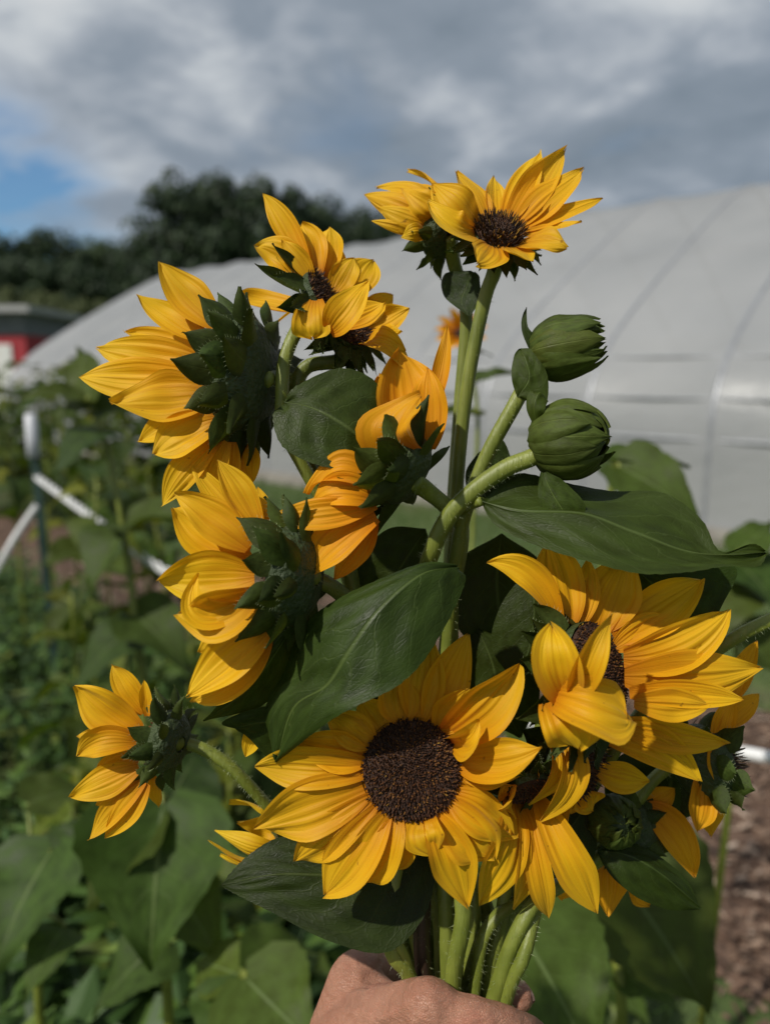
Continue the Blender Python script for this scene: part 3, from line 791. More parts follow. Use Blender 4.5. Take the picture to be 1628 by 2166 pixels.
for a in [(20, 528, 62, 150, 0, 'round dark tree above the red shed'), (128, 512, 64, 150, 1, 'open crowned tree on the skyline beside the tree over the shed'),
          (-60, 520, 66, 150, 0, 'dark tree at the outer end of the tree line past the shed'),
          (-170, 525, 64, 150, 1, 'tree well past the shed along the tree line'), (-290, 515, 63, 160, 0, 'dark tree far past the shed along the tree line'), (-420, 522, 65, 170, 0, 'last dark tree of the line past the shed'),
          (205, 535, 68, 120, 2, 'thin pale green tree low in the tree line'), (270, 535, 70, 130, 2, 'pale green tree at the foot of the tall tree clump'),
          (330, 520, 66, 110, 1, 'small dark tree under the edge of the tall clump'),
          (405, 415, 58, 185, 0, 'tallest dark tree, on the outer edge of the tall clump'), (490, 432, 60, 170, 0, 'tall dark tree in the middle of the tall clump'),
          (565, 428, 59, 170, 0, 'tall dark tree behind the upright bent petal of the twin sunflowers'), (640, 455, 61, 150, 0, 'dark tree closing the tall clump over the tunnel'),
          (735, 480, 66, 140, 1, 'low tree showing over the tunnel ridge'), (810, 476, 68, 120, 0, 'low dark tree over the tunnel behind the topmost sunflowers'),
          (60, 560, 55, 140, 1, 'dim tree filling the line just above the shed roof'), (180, 570, 52, 150, 1, 'dim lower tree between shed and tall clump')]:
    tree(*a)
for a in [(95, 622, 44, 120, 3, 'olive shrub right beside the shed roof'), (190, 628, 42, 130, 3, 'olive shrub on the bank behind the tunnel end'),
          (285, 632, 43, 130, 3, 'olive shrub by the curved end of the tunnel'), (20, 615, 46, 130, 3, 'olive shrub behind the shed')]:
    tree(*a, name='shrub')
# hedge bank behind everything so the tree line stands on something
V = []; 
for i in range(40):
    x = -120 + i * 5.0; V += [(x, 75, 0), (x, 80, 4.5 + 1.2 * math.sin(i * 1.3) + 0.8 * math.sin(i * 2.9)), (x, 95, 0)]
bk = link('hills', mesh('hills', V, grid_faces(40, 3), simple('bank', (0.015, 0.032, 0.012), 0.9, 0.8, (0.035, 0.06, 0.02), 1.0, 1.5))); bk['kind'] = 'structure'

# ---- electric fence: post with white sleeve, slack white rope
M_POST = simple('post_green', (0.012, 0.035, 0.028), 0.5, 20, (0.02, 0.045, 0.035))
PD = 3.3
pt = P(66, 885, PD); pb = Vector((pt.x + 0.03, pt.y, -0.25))
post = thing('fence_post', 'dark green metal fence post with white plastic sleeve on top', 'fence post', (pb.x, pb.y, 0))
def bar(a, b, wx, wy): 
    a, b = Vector(a), Vector(b); V = []
    for c in (a, b): V += [c + Vector((-wx, -wy, 0)), c + Vector((wx, -wy, 0)), c + Vector((wx, wy, 0)), c + Vector((-wx, wy, 0))]
    return V, [(0, 3, 2, 1), (4, 5, 6, 7), (0, 1, 5, 4), (1, 2, 6, 5), (2, 3, 7, 6), (3, 0, 4, 7)]
v1, f1 = bar(pb, pt, 0.019, 0.004); v2, f2 = bar(pb + Vector((0, 0.021, 0)), pt + Vector((0, 0.021, 0)), 0.004, 0.0165)
link('post_bar', mesh('post_bar', v1 + v2, f1 + [tuple(i + 8 for i in q) for q in f2], M_POST, smooth=False), post)
sl = P(72, 968, PD)
v, f = tube([sl, sl.lerp(pt, 0.5), pt + Vector((0, 0, 0.012)), pt + Vector((0, 0, 0.02))], [0.026, 0.026, 0.026, 0.018], 14)
link('sleeve', mesh('sleeve', v, f, simple('white_plastic', (0.50, 0.51, 0.55), 0.4)), post)
att = P(85, 1008, PD)
v, f = tube([att + Vector((-0.02, 0, 0)), att + Vector((0.0, -0.03, 0.01)), att + Vector((0.02, -0.025, 0))], 0.012, 8)
link('insulator', mesh('insulator', v, f, M_POST), post)
M_ROPE = island_mat('rope', [(0, (0.62, 0.62, 0.62)), (1, (0.78, 0.78, 0.78))], 0.6)
def rope(label, pts, r_, twist, n):
    c = catmull(pts, n); fr = frames(c); V = []; Fc = []
    for s in range(3):
        pp = []
        for i, (p, t, a, b) in enumerate(fr):
            an = i * twist + s * 2 * math.pi / 3
            pp.append(p + (a * math.cos(an) + b * math.sin(an)) * r_ * 1.0)
        v, f = tube(pp, r_ * 0.56, 6); o = len(V); V += v; Fc += [tuple(i + o for i in q) for q in f]
    o = link('fence_rope', mesh('fence_rope', V, Fc, M_ROPE)); tag(o, label, 'rope', 'white fence ropes')
rope('slack white fence rope sagging from the post across behind the bunch', [att + Vector((0.0, -0.026, 0)), P(210, 1105, 3.0), P(350, 1208, 2.75), P(800, 1430, 2.35), P(1200, 1545, 2.1), P(1540, 1588, 1.95), P(1628, 1602, 1.9), P(1900, 1640, 1.8), P(2400, 1650, 1.7)], 0.0105, 0.5, 420)
rope('white fence rope dropping steeply from the post to the ground', [P(78, 1070, 3.32), P(40, 1125, 3.3), P(0, 1192, 3.25), P(-120, 1400, 3.1), P(-260, 1640, 2.95)], 0.0095, 0.5, 200)

# ---- growing sunflower plants
def heart_mesh(seed, droop=0.25, fold=0.12, mat=None):
    """leaf of length 1 along +X, width 1 across Y, upper side +Z"""
    r = random.Random(seed); nu, nv = 17, 13; V = []; uv = []
    pr = [(0, 0.10), (0.03, 0.30), (0.10, 0.44), (0.2, 0.50), (0.32, 0.49), (0.48, 0.41), (0.64, 0.29), (0.8, 0.16), (0.92, 0.06), (1.0, 0.004)]
    px, py = [a for a, _ in pr], [b for _, b in pr]
    a1, a2 = r.uniform(0, 6), r.uniform(0, 6)
    for i in range(nu):
        u = i / (nu - 1); hw = float(np.interp(u, px, py))
        for j in range(nv):
            v = j / (nv - 1) * 2 - 1
            y = hw * v * (1 + (0.05 * (i % 2) if abs(v) > 0.99 else 0)); a = abs(v)
            x = u - 0.12 * max(0, 1 - u * 5) * a ** 1.5
            z = -droop * u * u + fold * a ** 1.3 * hw * 2 * 0.8 + 0.045 * math.sin(u * 11 + a1) * a * a + 0.05 * math.sin(u * 5 + a2) * v + 0.02 * math.sin(u * 17 + a2) * a
            z += 0.012 * (abs(math.sin((u * 5 - a * 1.6) * math.pi)) - 0.5) * math.sin(math.pi * a)
            V.append((x, y, z)); uv.append((u, j / (nv - 1)))
    return mesh('leaf', V, grid_faces(nu, nv), mat or M_FIELD, uv)
HEARTS = [heart_mesh(3 + i, [0.15, 0.35, 0.55, 0.25, 0.8][i], [0.1, 0.16, 0.05, 0.28, 0.12][i]) for i in range(5)]
def put_leaf(root, me, base, tip, width, normal, color=1.0, tintg=(1, 1, 1)):
    base, tip = Vector(base), Vector(tip); x = tip - base; ln = x.length; x.normalize()
    n = Vector(normal); n = (n - x * n.dot(x)).normalized(); y = n.cross(x)
    o = bpy.data.objects.new('leaf', me); COL.objects.link(o); o.parent = root
    M = Matrix.Identity(4)
    for rr in range(3):
        M[rr][0] = x[rr] * ln; M[rr][1] = y[rr] * width; M[rr][2] = n[rr] * ln; M[rr][3] = base[rr] - root.location[rr]
    o.matrix_local = M
    o.color = (color * tintg[0], color * tintg[1], color * tintg[2], 1)
    return o
GRP = 'sunflower plants growing in the rows'
def plant(x, y, h, seed, label, n=11, ls=0.2, lean=0.06, rs=0.008, low=0.15, tint=(1, 1, 1)):
    r = random.Random(seed)
    root = thing('sunflower_plant', label, 'plant', (x, y, 0), GRP)
    top = Vector((x + r.uniform(-lean, lean), y + r.uniform(-lean, lean), h))
    pts = catmull([(x, y, -0.02), (x + r.uniform(-lean, lean) * 0.4, y + r.uniform(-lean, lean) * 0.4, h * 0.5), top], 14)
    V, Fc = tube(pts, [rs * (1.2 - 0.5 * i / 13) for i in range(14)], 8)
    a0 = r.uniform(0, 6.28)
    for i in range(n):
        f = low + (1 - low) * (i / (n - 1)) ** 0.85; p = Vector(pts[min(13, int(f * 13))]); p.z = h * f
        an = a0 + i * 2.4 + r.uniform(-0.4, 0.4); l = ls * r.uniform(0.65, 1.15) * (1 - 0.45 * max(0, f - 0.6) / 0.4)
        up = r.uniform(-0.5, 0.35) + 0.5 * max(0, f - 0.8) / 0.2
        d = Vector((math.cos(an), math.sin(an), up)).normalized()
        pe = l * r.uniform(0.3, 0.5)
        b = p + Vector((math.cos(an), math.sin(an), 0.55)).normalized() * pe
        v, f2 = tube([p, p.lerp(b, 0.5) + Vector((0, 0, 0.006)), b], [rs * 0.5, rs * 0.4, rs * 0.3], 5, cap=False)
        o = len(V); V += v; Fc += [tuple(q + o for q in ff) for ff in f2]
        put_leaf(root, HEARTS[r.randrange(5)], b, b + d * l, l * r.uniform(0.7, 0.95), Vector((r.uniform(-0.4, 0.4), r.uniform(-0.4, 0.4), 1)), r.uniform(0.6, 1.2), tint if r.random() < .82 else (1.9, 1.45, .8))
    link('stem', mesh('stem', V, Fc, M_STEM), root)
    return root
def hero_plant(label, stem, leaves, rs=0.007, seed=0):
    """stem: (px, py, depth) top to bottom; leaves: base, tip as (px, py, depth), width px, facing (right, up, towards), mesh, brightness"""
    r = random.Random(seed)
    pts = [P(*q) for q in stem]; b = pts[-1]; foot = Vector((b.x, b.y + 0.05, -0.02)); 
    root = thing('sunflower_plant', label, 'plant', (foot.x, foot.y, 0), GRP)
    c = catmull(pts + [foot], 30); V, Fc = tube(c, [rs * (0.7 + 0.5 * i / 29) for i in range(30)], 9)
    for q in leaves:
        bs, tp, wpx, fc, mi, br = q[:6]
        B = P(*bs); best = min(c, key=lambda a: (Vector(a) - B).length + 0.3 * max(0, a[2] - B.z)); S = Vector(best)
        if (S - B).length > 0.004:
            v, f2 = tube(catmull([S, S.lerp(B, 0.5) + Vector((0, 0, 0.01)), B], 8), [rs * 0.5] * 5 + [rs * 0.4] * 3, 6, cap=False)
            o = len(V); V += v; Fc += [tuple(k + o for k in ff) for ff in f2]
        put_leaf(root, HEARTS[mi], B, P(*tp), wpx / F * bs[2], cdir(*fc), br)
    link('stem', mesh('stem', V, Fc, M_STEM), root)
    return root

hero_plant('tall slim sunflower plant right beside the white sleeved fence post', [(190, 850, 1.62), (228, 950, 1.6), (262, 1130, 1.6), (285, 1300, 1.6), (300, 1430, 1.6), (310, 1700, 1.62)], [
    ((185, 850, 1.6), (60, 800, 1.55), 110, (-0.2, 0.8, 0.5), 1, 0.8), ((195, 850, 1.6), (150, 720, 1.7), 110, (-0.3, 0.3, 0.8), 0, 0.9),
    ((200, 870, 1.62), (330, 840, 1.6), 110, (0.1, 0.8, 0.5), 1, 0.7), ((215, 910, 1.6), (90, 950, 1.5), 130, (-0.3, 0.6, 0.6), 2, 0.7),
    ((260, 1110, 1.6), (420, 1050, 1.5), 120, (0.1, 0.9, 0.5), 1, 0.8), ((262, 1125, 1.6), (170, 1240, 1.5), 140, (-0.4, 0.5, 0.7), 3, 0.9),
    ((285, 1300, 1.6), (400, 1380, 1.5), 140, (0.3, 0.6, 0.6), 1, 0.8), ((290, 1330, 1.6), (130, 1400, 1.5), 150, (-0.2, 0.7, 0.5), 2, 0.75)], 0.0075)
hero_plant('broad leaved sunflower plant with a large drooping leaf beneath the small side flower', [(340, 1690, 1.05), (345, 1760, 1.05), (350, 1900, 1.06), (360, 2200, 1.08)], [
    ((345, 1700, 1.03), (305, 2055, 0.93), 300, (0.1, 0.35, 0.9), 3, 1.0), ((330, 1720, 1.05), (150, 1880, 0.98), 200, (-0.5, 0.5, 0.7), 1, 0.75),
    ((360, 1700, 1.05), (430, 1560, 1.12), 190, (0.3, 0.6, 0.5), 0, 0.6), ((350, 1850, 1.06), (470, 2010, 1.0), 170, (0.3, 0.5, 0.7), 1, 1.2),
    ((350, 1990, 1.06), (180, 2090, 1.0), 170, (-0.3, 0.7, 0.5), 2, 0.9)])
hero_plant('low sunflower plant with rounded leaf beside the wrist', [(520, 2075, 0.98), (510, 2120, 0.98), (500, 2260, 1.0)], [
    ((520, 2070, 0.96), (660, 2200, 0.88), 230, (0.2, 0.6, 0.7), 0, 1.15), ((515, 2080, 0.97), (470, 2220, 0.88), 210, (-0.1, 0.6, 0.7), 4, 1.1),
    ((530, 2060, 0.97), (690, 1990, 1.02), 170, (0.2, 0.7, 0.5), 1, 1.0), ((510, 2065, 0.98), (400, 2010, 1.02), 150, (-0.2, 0.8, 0.4), 1, 1.3)])
hero_plant('grey green sunflower plant at the outer edge past the drooping leaf', [(70, 1840, 1.15), (80, 1950, 1.15), (90, 2200, 1.2)], [
    ((110, 1800, 1.12), (-40, 2010, 1.0), 230, (-0.2, 0.5, 0.8), 1, 1.05), ((110, 1830, 1.15), (230, 1720, 1.2), 140, (0.0, 0.7, 0.6), 0, 0.8),
    ((140, 1960, 1.12), (60, 2040, 1.02), 110, (0.0, 0.6, 0.7), 2, 1.1), ((60, 1700, 1.2), (190, 1640, 1.25), 120, (-0.3, 0.6, 0.6), 1, 0.8)])
hero_plant('broad pale leaved plant right behind the gripped stems', [(1085, 1975, 0.86), (1060, 2050, 0.88), (1040, 2250, 0.9)], [
    ((1098, 1960, 0.82), (1275, 2255, 0.74), 320, (0.15, 0.55, 0.8), 0, 1.1), ((1090, 2000, 0.86), (960, 1900, 0.9), 150, (-0.3, 0.7, 0.5), 1, 0.9)])
hero_plant('dark leaved plant hanging a pointed leaf beside the mulch', [(1300, 1900, 0.98), (1300, 2000, 0.99), (1310, 2250, 1.0)], [
    ((1285, 1830, 0.96), (1540, 2125, 0.86), 350, (0.35, 0.5, 0.75), 3, 0.8), ((1310, 1960, 1.0), (1470, 1700, 1.08), 200, (0.2, 0.7, 0.5), 0, 0.8),
    ((1310, 2060, 1.0), (1440, 2110, 0.95), 90, (0.2, 0.7, 0.5), 1, 1.3)])
hero_plant('plant with serrated leaf against the tunnel wall behind the buds', [(1300, 975, 1.12), (1290, 1050, 1.12), (1270, 1250, 1.13), (1250, 1500, 1.15)], [
    ((1310, 990, 1.1), (1500, 1060, 1.0), 150, (-0.1, 0.7, 0.6), 1, 0.95), ((1300, 975, 1.12), (1450, 938, 1.1), 70, (0.0, 0.9, 0.4), 1, 1.1),
    ((1300, 1000, 1.12), (1265, 930, 1.14), 60, (-0.3, 0.5, 0.7), 0, 0.8), ((1280, 1120, 1.12), (1480, 1240, 1.05), 150, (0.2, 0.7, 0.5), 1, 0.8)])
hero_plant('leafy plant behind the flowers facing the mulch, topped by bright leaves', [(1560, 1180, 1.5), (1555, 1300, 1.5), (1550, 1600, 1.52)], [
    ((1560, 1190, 1.5), (1680, 1280, 1.4), 150, (0.2, 0.7, 0.6), 1, 0.9), ((1555, 1220, 1.5), (1480, 1330, 1.4), 150, (-0.2, 0.6, 0.7), 2, 0.8),
    ((1560, 1330, 1.5), (1660, 1420, 1.45), 130, (0.2, 0.6, 0.7), 3, 0.8), ((1560, 1170, 1.5), (1640, 1090, 1.55), 90, (0, .7, .6), 0, 1.1)])
# the plant with an open flower far behind the top stem
fp = hero_plant('plant with one small orange bloom far behind the topmost stem', [(985, 745, 1.25), (1000, 800, 1.25), (1010, 900, 1.25), (1000, 1100, 1.26), (990, 1400, 1.28)], [
    ((1005, 810, 1.25), (1110, 760, 1.22), 30, (0, 0.8, 0.5), 1, 0.9), ((1010, 880, 1.25), (915, 850, 1.22), 40, (0, 0.8, 0.5), 1, 0.9), ((985, 750, 1.25), (1040, 735, 1.25), 26, (0, .7, .6), 1, 0.7), ((1000, 1040, 1.25), (1100, 960, 1.2), 60, (0.1, .7, .6), 0, 0.8)], 0.004)
fc_ = P(972, 705, 1.25)
for i in range(11):
    an = i * 0.571 + 0.2; d = cdir(math.cos(an), math.sin(an) * 0.75, 0.35); d2 = cdir(0.2, 0.5, 0.8)
    o = link('petal', petal_mesh(fc_ + d * 0.008, fc_ + d * 0.025 + d2 * 0.006, fc_ + d * 0.045, d2.cross(d), 0.02, mat=M_PETAL, seed=i, nu=9, nv=5), fp); o.color = (1, 0.82, 0.8, 1)
v, f = tube([fc_ - cdir(0.2, 0.5, 0.8) * 0.012, fc_, fc_ + cdir(0.2, 0.5, 0.8) * 0.004], [0.006, 0.012, 0.006], 12); link('disk', mesh('disk', v, f, M_DISK), fp)

k = 0
def fill(x, y, h, n, ls, lab, tint=(1, 1, 1), low=.15):
    global k
    k += 1; plant(x, y, h, 900 + k, lab, n, ls, tint=tint, low=low)
r = random.Random(77)
for (px, d, h) in [(20, 3.9, 1.5), (95, 4.3, 1.52), (150, 3.6, 1.4), (215, 4.1, 1.45), (265, 3.4, 1.25), (330, 3.1, 1.12), (400, 2.9, 1.0), (180, 2.7, 1.12), (290, 4.4, 1.4)]:
    fill((px - CX) / F * d, d, h, 15, 0.2, 'tall leafy sunflower plant in the dense row near the white sleeved fence post', low=.5)
for (px, d, h) in [(120, 2.3, .85), (230, 2.1, .72), (380, 2.3, .8), (470, 2.2, .85), (540, 2.5, .95), (330, 1.9, .6), (430, 1.8, .6), (560, 1.9, .7), (650, 2.1, .8), (90, 1.75, .55), (200, 1.7, .5), (610, 1.6, .55), (400, 1.5, .42), (500, 1.4, .42), (280, 1.5, .42), (720, 1.8, .7), (820, 1.9, .8)]:
    fill((px - CX) / F * d, d, h, 13, 0.17, 'knee high leafy sunflower plant in the weedy row below the bunch')
for (px, d, h) in [(930, 1.8, .62), (1020, 1.5, .48), (1180, 1.7, .5), (1280, 1.5, .34), (1100, 2.1, .7)]:
    fill((px - CX) / F * d, d, h, 11, 0.16, 'short leafy sunflower plant at the edge of the mulch')
for i, (px, d, h) in enumerate([(-40, 8.6, 1.5), (5, 9.2, 1.55), (45, 8.4, 1.4), (85, 9.0, 1.55), (125, 8.5, 1.45), (165, 9.1, 1.6), (205, 8.6, 1.45), (245, 9.0, 1.45), (285, 8.4, 1.3), (325, 8.8, 1.35), (370, 8.2, 1.2), (25, 7.8, 1.3), (105, 7.9, 1.25), (185, 7.8, 1.3), (-90, 8.2, 1.4)]):
    fill((px - CX) / F * d, d, h, 20, 0.30, 'bushy tall plant in the far row between the mulch and the tunnel', low=.2, tint=(.9, .9, .9))
# ================================================================== the hand-held bunch
def slot(i):
    """where stem i passes the hand and runs out below it"""
    tbl = [((825, 1975, .420), (872, 2085, .424), (935, 2420, .432)), ((893, 1900, .430), (897, 2070, .432), (945, 2420, .436)), ((922, 1900, .444), (936, 2080, .442), (955, 2420, .442)),
           ((978, 1900, .418), (955, 2085, .420), (958, 2420, .428)), ((1045, 1945, .430), (1003, 2095, .428), (972, 2420, .432)), ((1030, 1930, .452), (1012, 2095, .448), (980, 2420, .444)),
           ((1122, 1922, .418), (1048, 2100, .418), (985, 2420, .426)), ((1108, 2020, .412), (1070, 2112, .416), (1000, 2420, .424)), ((960, 1900, .456), (972, 2090, .454), (968, 2420, .450)),
           ((1000, 1900, .440), (985, 2090, .438), (966, 2420, .438)), ((905, 1900, .460), (920, 2090, .456), (950, 2420, .452)), ((1075, 1920, .442), (1035, 2095, .440), (990, 2420, .438)),
           ((1090, 1930, .456), (1050, 2090, .452), (992, 2420, .448)), ((870, 1930, .446), (890, 2080, .446), (942, 2420, .446)), ((1060, 1940, .436), (1025, 2095, .434), (978, 2420, .434)),
           ((940, 1900, .432), (948, 2080, .432), (950, 2420, .434))]
    return list(tbl[i])

# 1 topmost, open face to the sky
f_top = flower('topmost open sunflower facing the sky on a long straight stem', (1055, 494), (0.12, 0.62, 0.74), 52, [
    (1197, 312, 1.8, 78, {'up': .5, 'notch': .05}), (1143, 318, 2.3, 70, {'up': .5}), (1236, 352, 1.0, 80, {'up': .5, 'notch': .06}), (1042, 376, 2.8, 52, {'up': .4}),
    (962, 362, 2.4, 62, {'up': .5}), (914, 388, .3, 88, {'up': .7, 'mid': (968, 440, -.6)}), (903, 428, -.9, 76, {'mid': (965, 478, -1.6)}),
    (1275, 418, .6, 46, {'up': .3}), (1230, 468, -.3, 46, {'up': .3}), (1200, 525, -1.8, 84, {'mid': (1150, 508, -1.6)}), (1128, 552, -2.8, 62, {'mid': (1098, 535, -2.0)}),
    (1004, 562, -2.6, 78, {'mid': (1035, 535, -2.0), 'notch': .08}), (1180, 400, 1.4, 60, {'up': .4})],
    .44, [(1045, 572, .447), (1022, 640, .452), (985, 830, .458), (964, 1050, .462), (955, 1300, .462), (958, 1650, .460)] + slot(8), tint=(1, 1, 1), flo=260, stam=330, stam_len=.0046, dome=.55, seed=1, bract_len=1.0, bract_tilt=-.1, hd=.5, srad=.0043)
# small leaf hanging behind the top flower
loft_leaf(f_top, [(1000, 575, 1), (985, 610, 1.3), (975, 640, 1.2), (990, 668, .8)], [(995, 572, 1), (940, 580, 1.6), (938, 625, 1.8), (988, 668, .8)], [(1005, 575, 1), (1015, 590, .8), (1012, 640, .6), (993, 668, .8)], .45, n=20, nv=13, color=(.8, .8, .8))
# 2 its neighbour turned away
flower('sunflower turned away beside the topmost bloom, showing its green back', (925, 492), (-.72, .42, -.5), 52, [
    (773, 415, .3, 62, {'up': .6}), (795, 400, 1.2, 45, {}), (860, 358, 1.6, 34, {'up': .5}), (848, 398, -1.2, 78, {'mid': (893, 440, -1.8)}), (788, 466, -.6, 30, {}),
    (848, 502, -1.6, 44, {'mid': (880, 490, -2.0)}), (800, 440, -.8, 58, {}), (815, 420, 2, 50, {}), (870, 420, 2.4, 50, {})],
    .462, [(960, 560, .470), (985, 660, .476), (972, 850, .480), (955, 1100, .480), (935, 1500, .474)] + slot(10), flo=160, seed=2, bract_len=.85, brows=2, bract_n=(9, 7), hd=.4, srad=.0042)
# 3 pair at upper centre
f_up = flower('upper sunflower with dark centre edge and one long petal bent upright', (684, 622), (.80, .38, .34), 54, [
    (556, 410, .6, 54, {'b': (652, 575, .3), 'mid': (606, 482, .2), 'cup': .24}), (542, 522, .0, 76, {'b': (655, 600, -.4), 'mid': (596, 538, -.4), 'cup': .18}), (598, 508, -.6, 50, {'b': (660, 595, -.6)}), (638, 468, .9, 84, {'b': (665, 580, .6), 'tc': -.15, 'prof': (.45, .6)}), (697, 483, 1.4, 74, {'b': (685, 585, 1.0), 'prof': (.45, .6)}),
    (722, 520, 1.8, 52, {'b': (700, 600, 1.2)}), (748, 545, 1.2, 64, {'b': (704, 620, .8)}), (792, 545, 2.4, 74, {'b': (740, 640, 1.8), 'prof': (.45, .6)}),
    (662, 716, -1.6, 84, {'b': (664, 632, -1.2), 'mid': (658, 680, -2.0), 'notch': .1, 'prof': (.4, .75)}), (780, 596, -1.6, 72, {'b': (696, 702, -1.8), 'mid': (730, 655, -2.6), 'cup': .16}), (815, 640, -.2, 60, {'b': (730, 690, -.8)})],
    .43, [(648, 672, .432), (622, 710, .432), (600, 770, .430), (596, 840, .428), (598, 905, .430), (640, 985, .434), (700, 1100, .440), (740, 1240, .446), (800, 1600, .448)] + slot(13), flo=220, stam=150, stam_len=.0038, seed=3, dome=.2,
    brows=2, bract_n=(9, 7), bract_len=1.45, bract_w=.85, hd=1.3, srad=.0040)
# 4 its twin just behind and lower
flower('lower twin of the upright-petalled sunflower, mostly behind its petals', (742, 694), (.42, .42, .62), 46, [
    (866, 652, .6, 66, {'up': .6}), (832, 620, 1.4, 60, {'up': .6}), (800, 640, 1.6, 56, {'up': .5}), (503, 628, 2.0, 72, {'mid': (575, 640, 2.2), 'prof': (.35, .6)}), (560, 705, 2.2, 50, {}),
    (858, 742, -1.2, 62, {'mid': (800, 715, -1.2)}), (880, 800, -1.0, 66, {'mid': (820, 735, -1.6)}), (850, 700, -.2, 60, {'up': .5})],
    .445, [(725, 760, .452), (650, 775, .450), (628, 830, .450), (650, 960, .452), (730, 1200, .456), (830, 1600, .456)] + slot(2), flo=180, stam=110, seed=4, brows=3, bract_n=(12, 10, 8), bract_len=1.3, hd=.8, srad=.0044)
loft_leaf(f_up, [(600, 850, 0), (660, 862, -.6), (730, 900, -.8), (790, 950, -.2), (815, 985, .2)],
          [(598, 850, 0), (630, 815, -.1), (720, 780, .4), (800, 815, .7), (835, 900, .8), (815, 985, .2)], [(598, 852, 0), (578, 880, -.3), (600, 945, -1.0), (680, 985, -1.2), (760, 990, -.8), (815, 985, .2)],
          .415, color=(1.15, 1.1, 1.1), bulge=.02)
# 5 big one at the side, seen from behind
flower('large sunflower seen from behind, dark green back, petals spreading to the tree side', (508, 800), (-.88, .10, -.28), 128, [
    (338, 556, .3, 82, {'b': (465, 692, 0)}), (290, 628, 1.0, 64, {'b': (428, 716, .6), 'tw': .4}), (370, 648, 1.0, 28, {'b': (432, 702, .9)}), (203, 736, .8, 90, {'b': (425, 766, .3)}), (174, 798, -.3, 96, {'b': (428, 802, -.8)}),
    (238, 858, -2.6, 116, {'b': (442, 838, -2.0), 'cup': .12}), (292, 936, .2, 60, {'b': (412, 880, .3)}), (324, 962, -2.6, 92, {'b': (458, 888, -2.3)}), (342, 1070, -2.0, 66, {'b': (462, 925, -2.0), 'mid': (395, 990, -2.4)}),
    (435, 1062, -1.6, 48, {'b': (482, 935, -2.0)}), (474, 1042, -1.2, 46, {'b': (492, 935, -1.4)}), (532, 1025, .3, 60, {'b': (520, 935, .2)}), (488, 1078, .2, 52, {'b': (502, 945, 0)}), (262, 700, 2.6, 80, {'b': (430, 770, 2.2)}), (270, 820, 2.6, 90, {'b': (430, 820, 2.4)})],
    .43, [(580, 797, .442), (610, 805, .450), (650, 880, .458), (720, 1100, .462), (800, 1500, .462)] + slot(5), tint=(1.03, 1.06, 1.1), flo=300, seed=5, brows=3, bract_n=(14, 11, 8), bract_len=.58, bract_tilt=.2, hd=.6, backdome=.34, bract_w=.48, srad=.0052)
# 6 middle one, orange, facing away
flower('orange sunflower in the middle, turned away with folded upright petals', (838, 990), (-.66, .52, -.28), 84, [
    (946, 688, .8, 36, {'b': (905, 890, .6), 'cup': .3}), (845, 740, .6, 146, {'b': (880, 950, .5), 'cup': .14, 'prof': (.45, .5)}), (903, 776, -.2, 82, {'b': (905, 950, -.4), 'cup': .2}), (890, 834, -1.6, 140, {'b': (872, 955, -1.8), 'mid': (826, 905, -2.4), 'cup': .2, 'prof': (.5, .5)}),
    (652, 1046, -1.0, 74, {'b': (800, 1030, -1.4), 'mid': (712, 990, -2.0), 'cup': .16}), (655, 1062, -1.6, 74, {'b': (800, 1058, -1.8), 'mid': (720, 1035, -2.5), 'cup': .14}), (572, 1092, -1.8, 64, {'b': (795, 1066, -1.9), 'mid': (685, 1086, -2.6)}),
    (650, 1222, -1.8, 84, {'b': (796, 1092, -1.8), 'mid': (702, 1150, -2.4)}), (706, 1226, -1.0, 64, {'b': (790, 1100, -1.2)}), (635, 1130, 1.0, 58, {'b': (760, 1090, .6)}), (700, 1150, 1.2, 70, {'b': (780, 1080, .6)}), (800, 790, 1.6, 90, {'b': (850, 950, 1.0)})],
    .42, [(905, 1040, .428), (950, 1080, .432), (975, 1130, .438), (950, 1300, .446), (930, 1600, .448)] + slot(15), tint=(1.0, .80, .7), flo=220, seed=6, brows=3, bract_n=(10, 8, 6), bract_len=1.0, bract_tilt=.2, hd=1, bract_w=.75, srad=.0046)
# 7 left middle
f_mid = flower('yellow sunflower seen side-on above the big folded leaf, petals curling inwards', (606, 1216), (-.90, .06, -.24), 110, [
    (402, 975, .2, 58, {'b': (532, 1135, 0)}), (460, 972, -.8, 64, {'b': (550, 1118, -.8), 'cup': .2}), (545, 1030, .8, 34, {'b': (562, 1112, .5)}), (368, 1042, -1.2, 84, {'b': (528, 1158, -1.0)}), (366, 1074, -.2, 112, {'b': (522, 1175, -.3)}), (333, 1230, -1.6, 108, {'b': (538, 1218, -1.5), 'cup': .16}),
    (420, 1212, -2.6, 64, {'b': (532, 1275, -2.2), 'mid': (424, 1292, -3.2), 'cup': .34}), (390, 1296, -2.4, 98, {'b': (538, 1258, -2.2), 'mid': (452, 1305, -3.2), 'cup': .3, 'tc': .12}), (397, 1476, -1.4, 98, {'b': (562, 1335, -1.6), 'cup': .14, 'notch': .05}),
    (402, 1486, -.8, 74, {'b': (566, 1350, -1.0), 'mid': (500, 1432, -1.2), 'notch': .06}), (462, 1505, .2, 42, {'b': (525, 1420, .2)}), (400, 1150, 1.8, 90, {'b': (530, 1190, 1.2)}), (420, 1380, 1.4, 80, {'b': (540, 1310, 1.0)}), (520, 1600, 1.4, 46, {'b': (555, 1520, 1.2)})],
    .405, [(660, 1222, .414), (712, 1250, .420), (780, 1330, .436), (860, 1600, .440)] + slot(0), tint=(1.02, 1.05, 1.1), flo=260, seed=7, brows=3, bract_n=(12, 9, 7), bract_len=.72, bract_tilt=.2, bract_w=.56, backdome=.42, hd=1, srad=.0045)
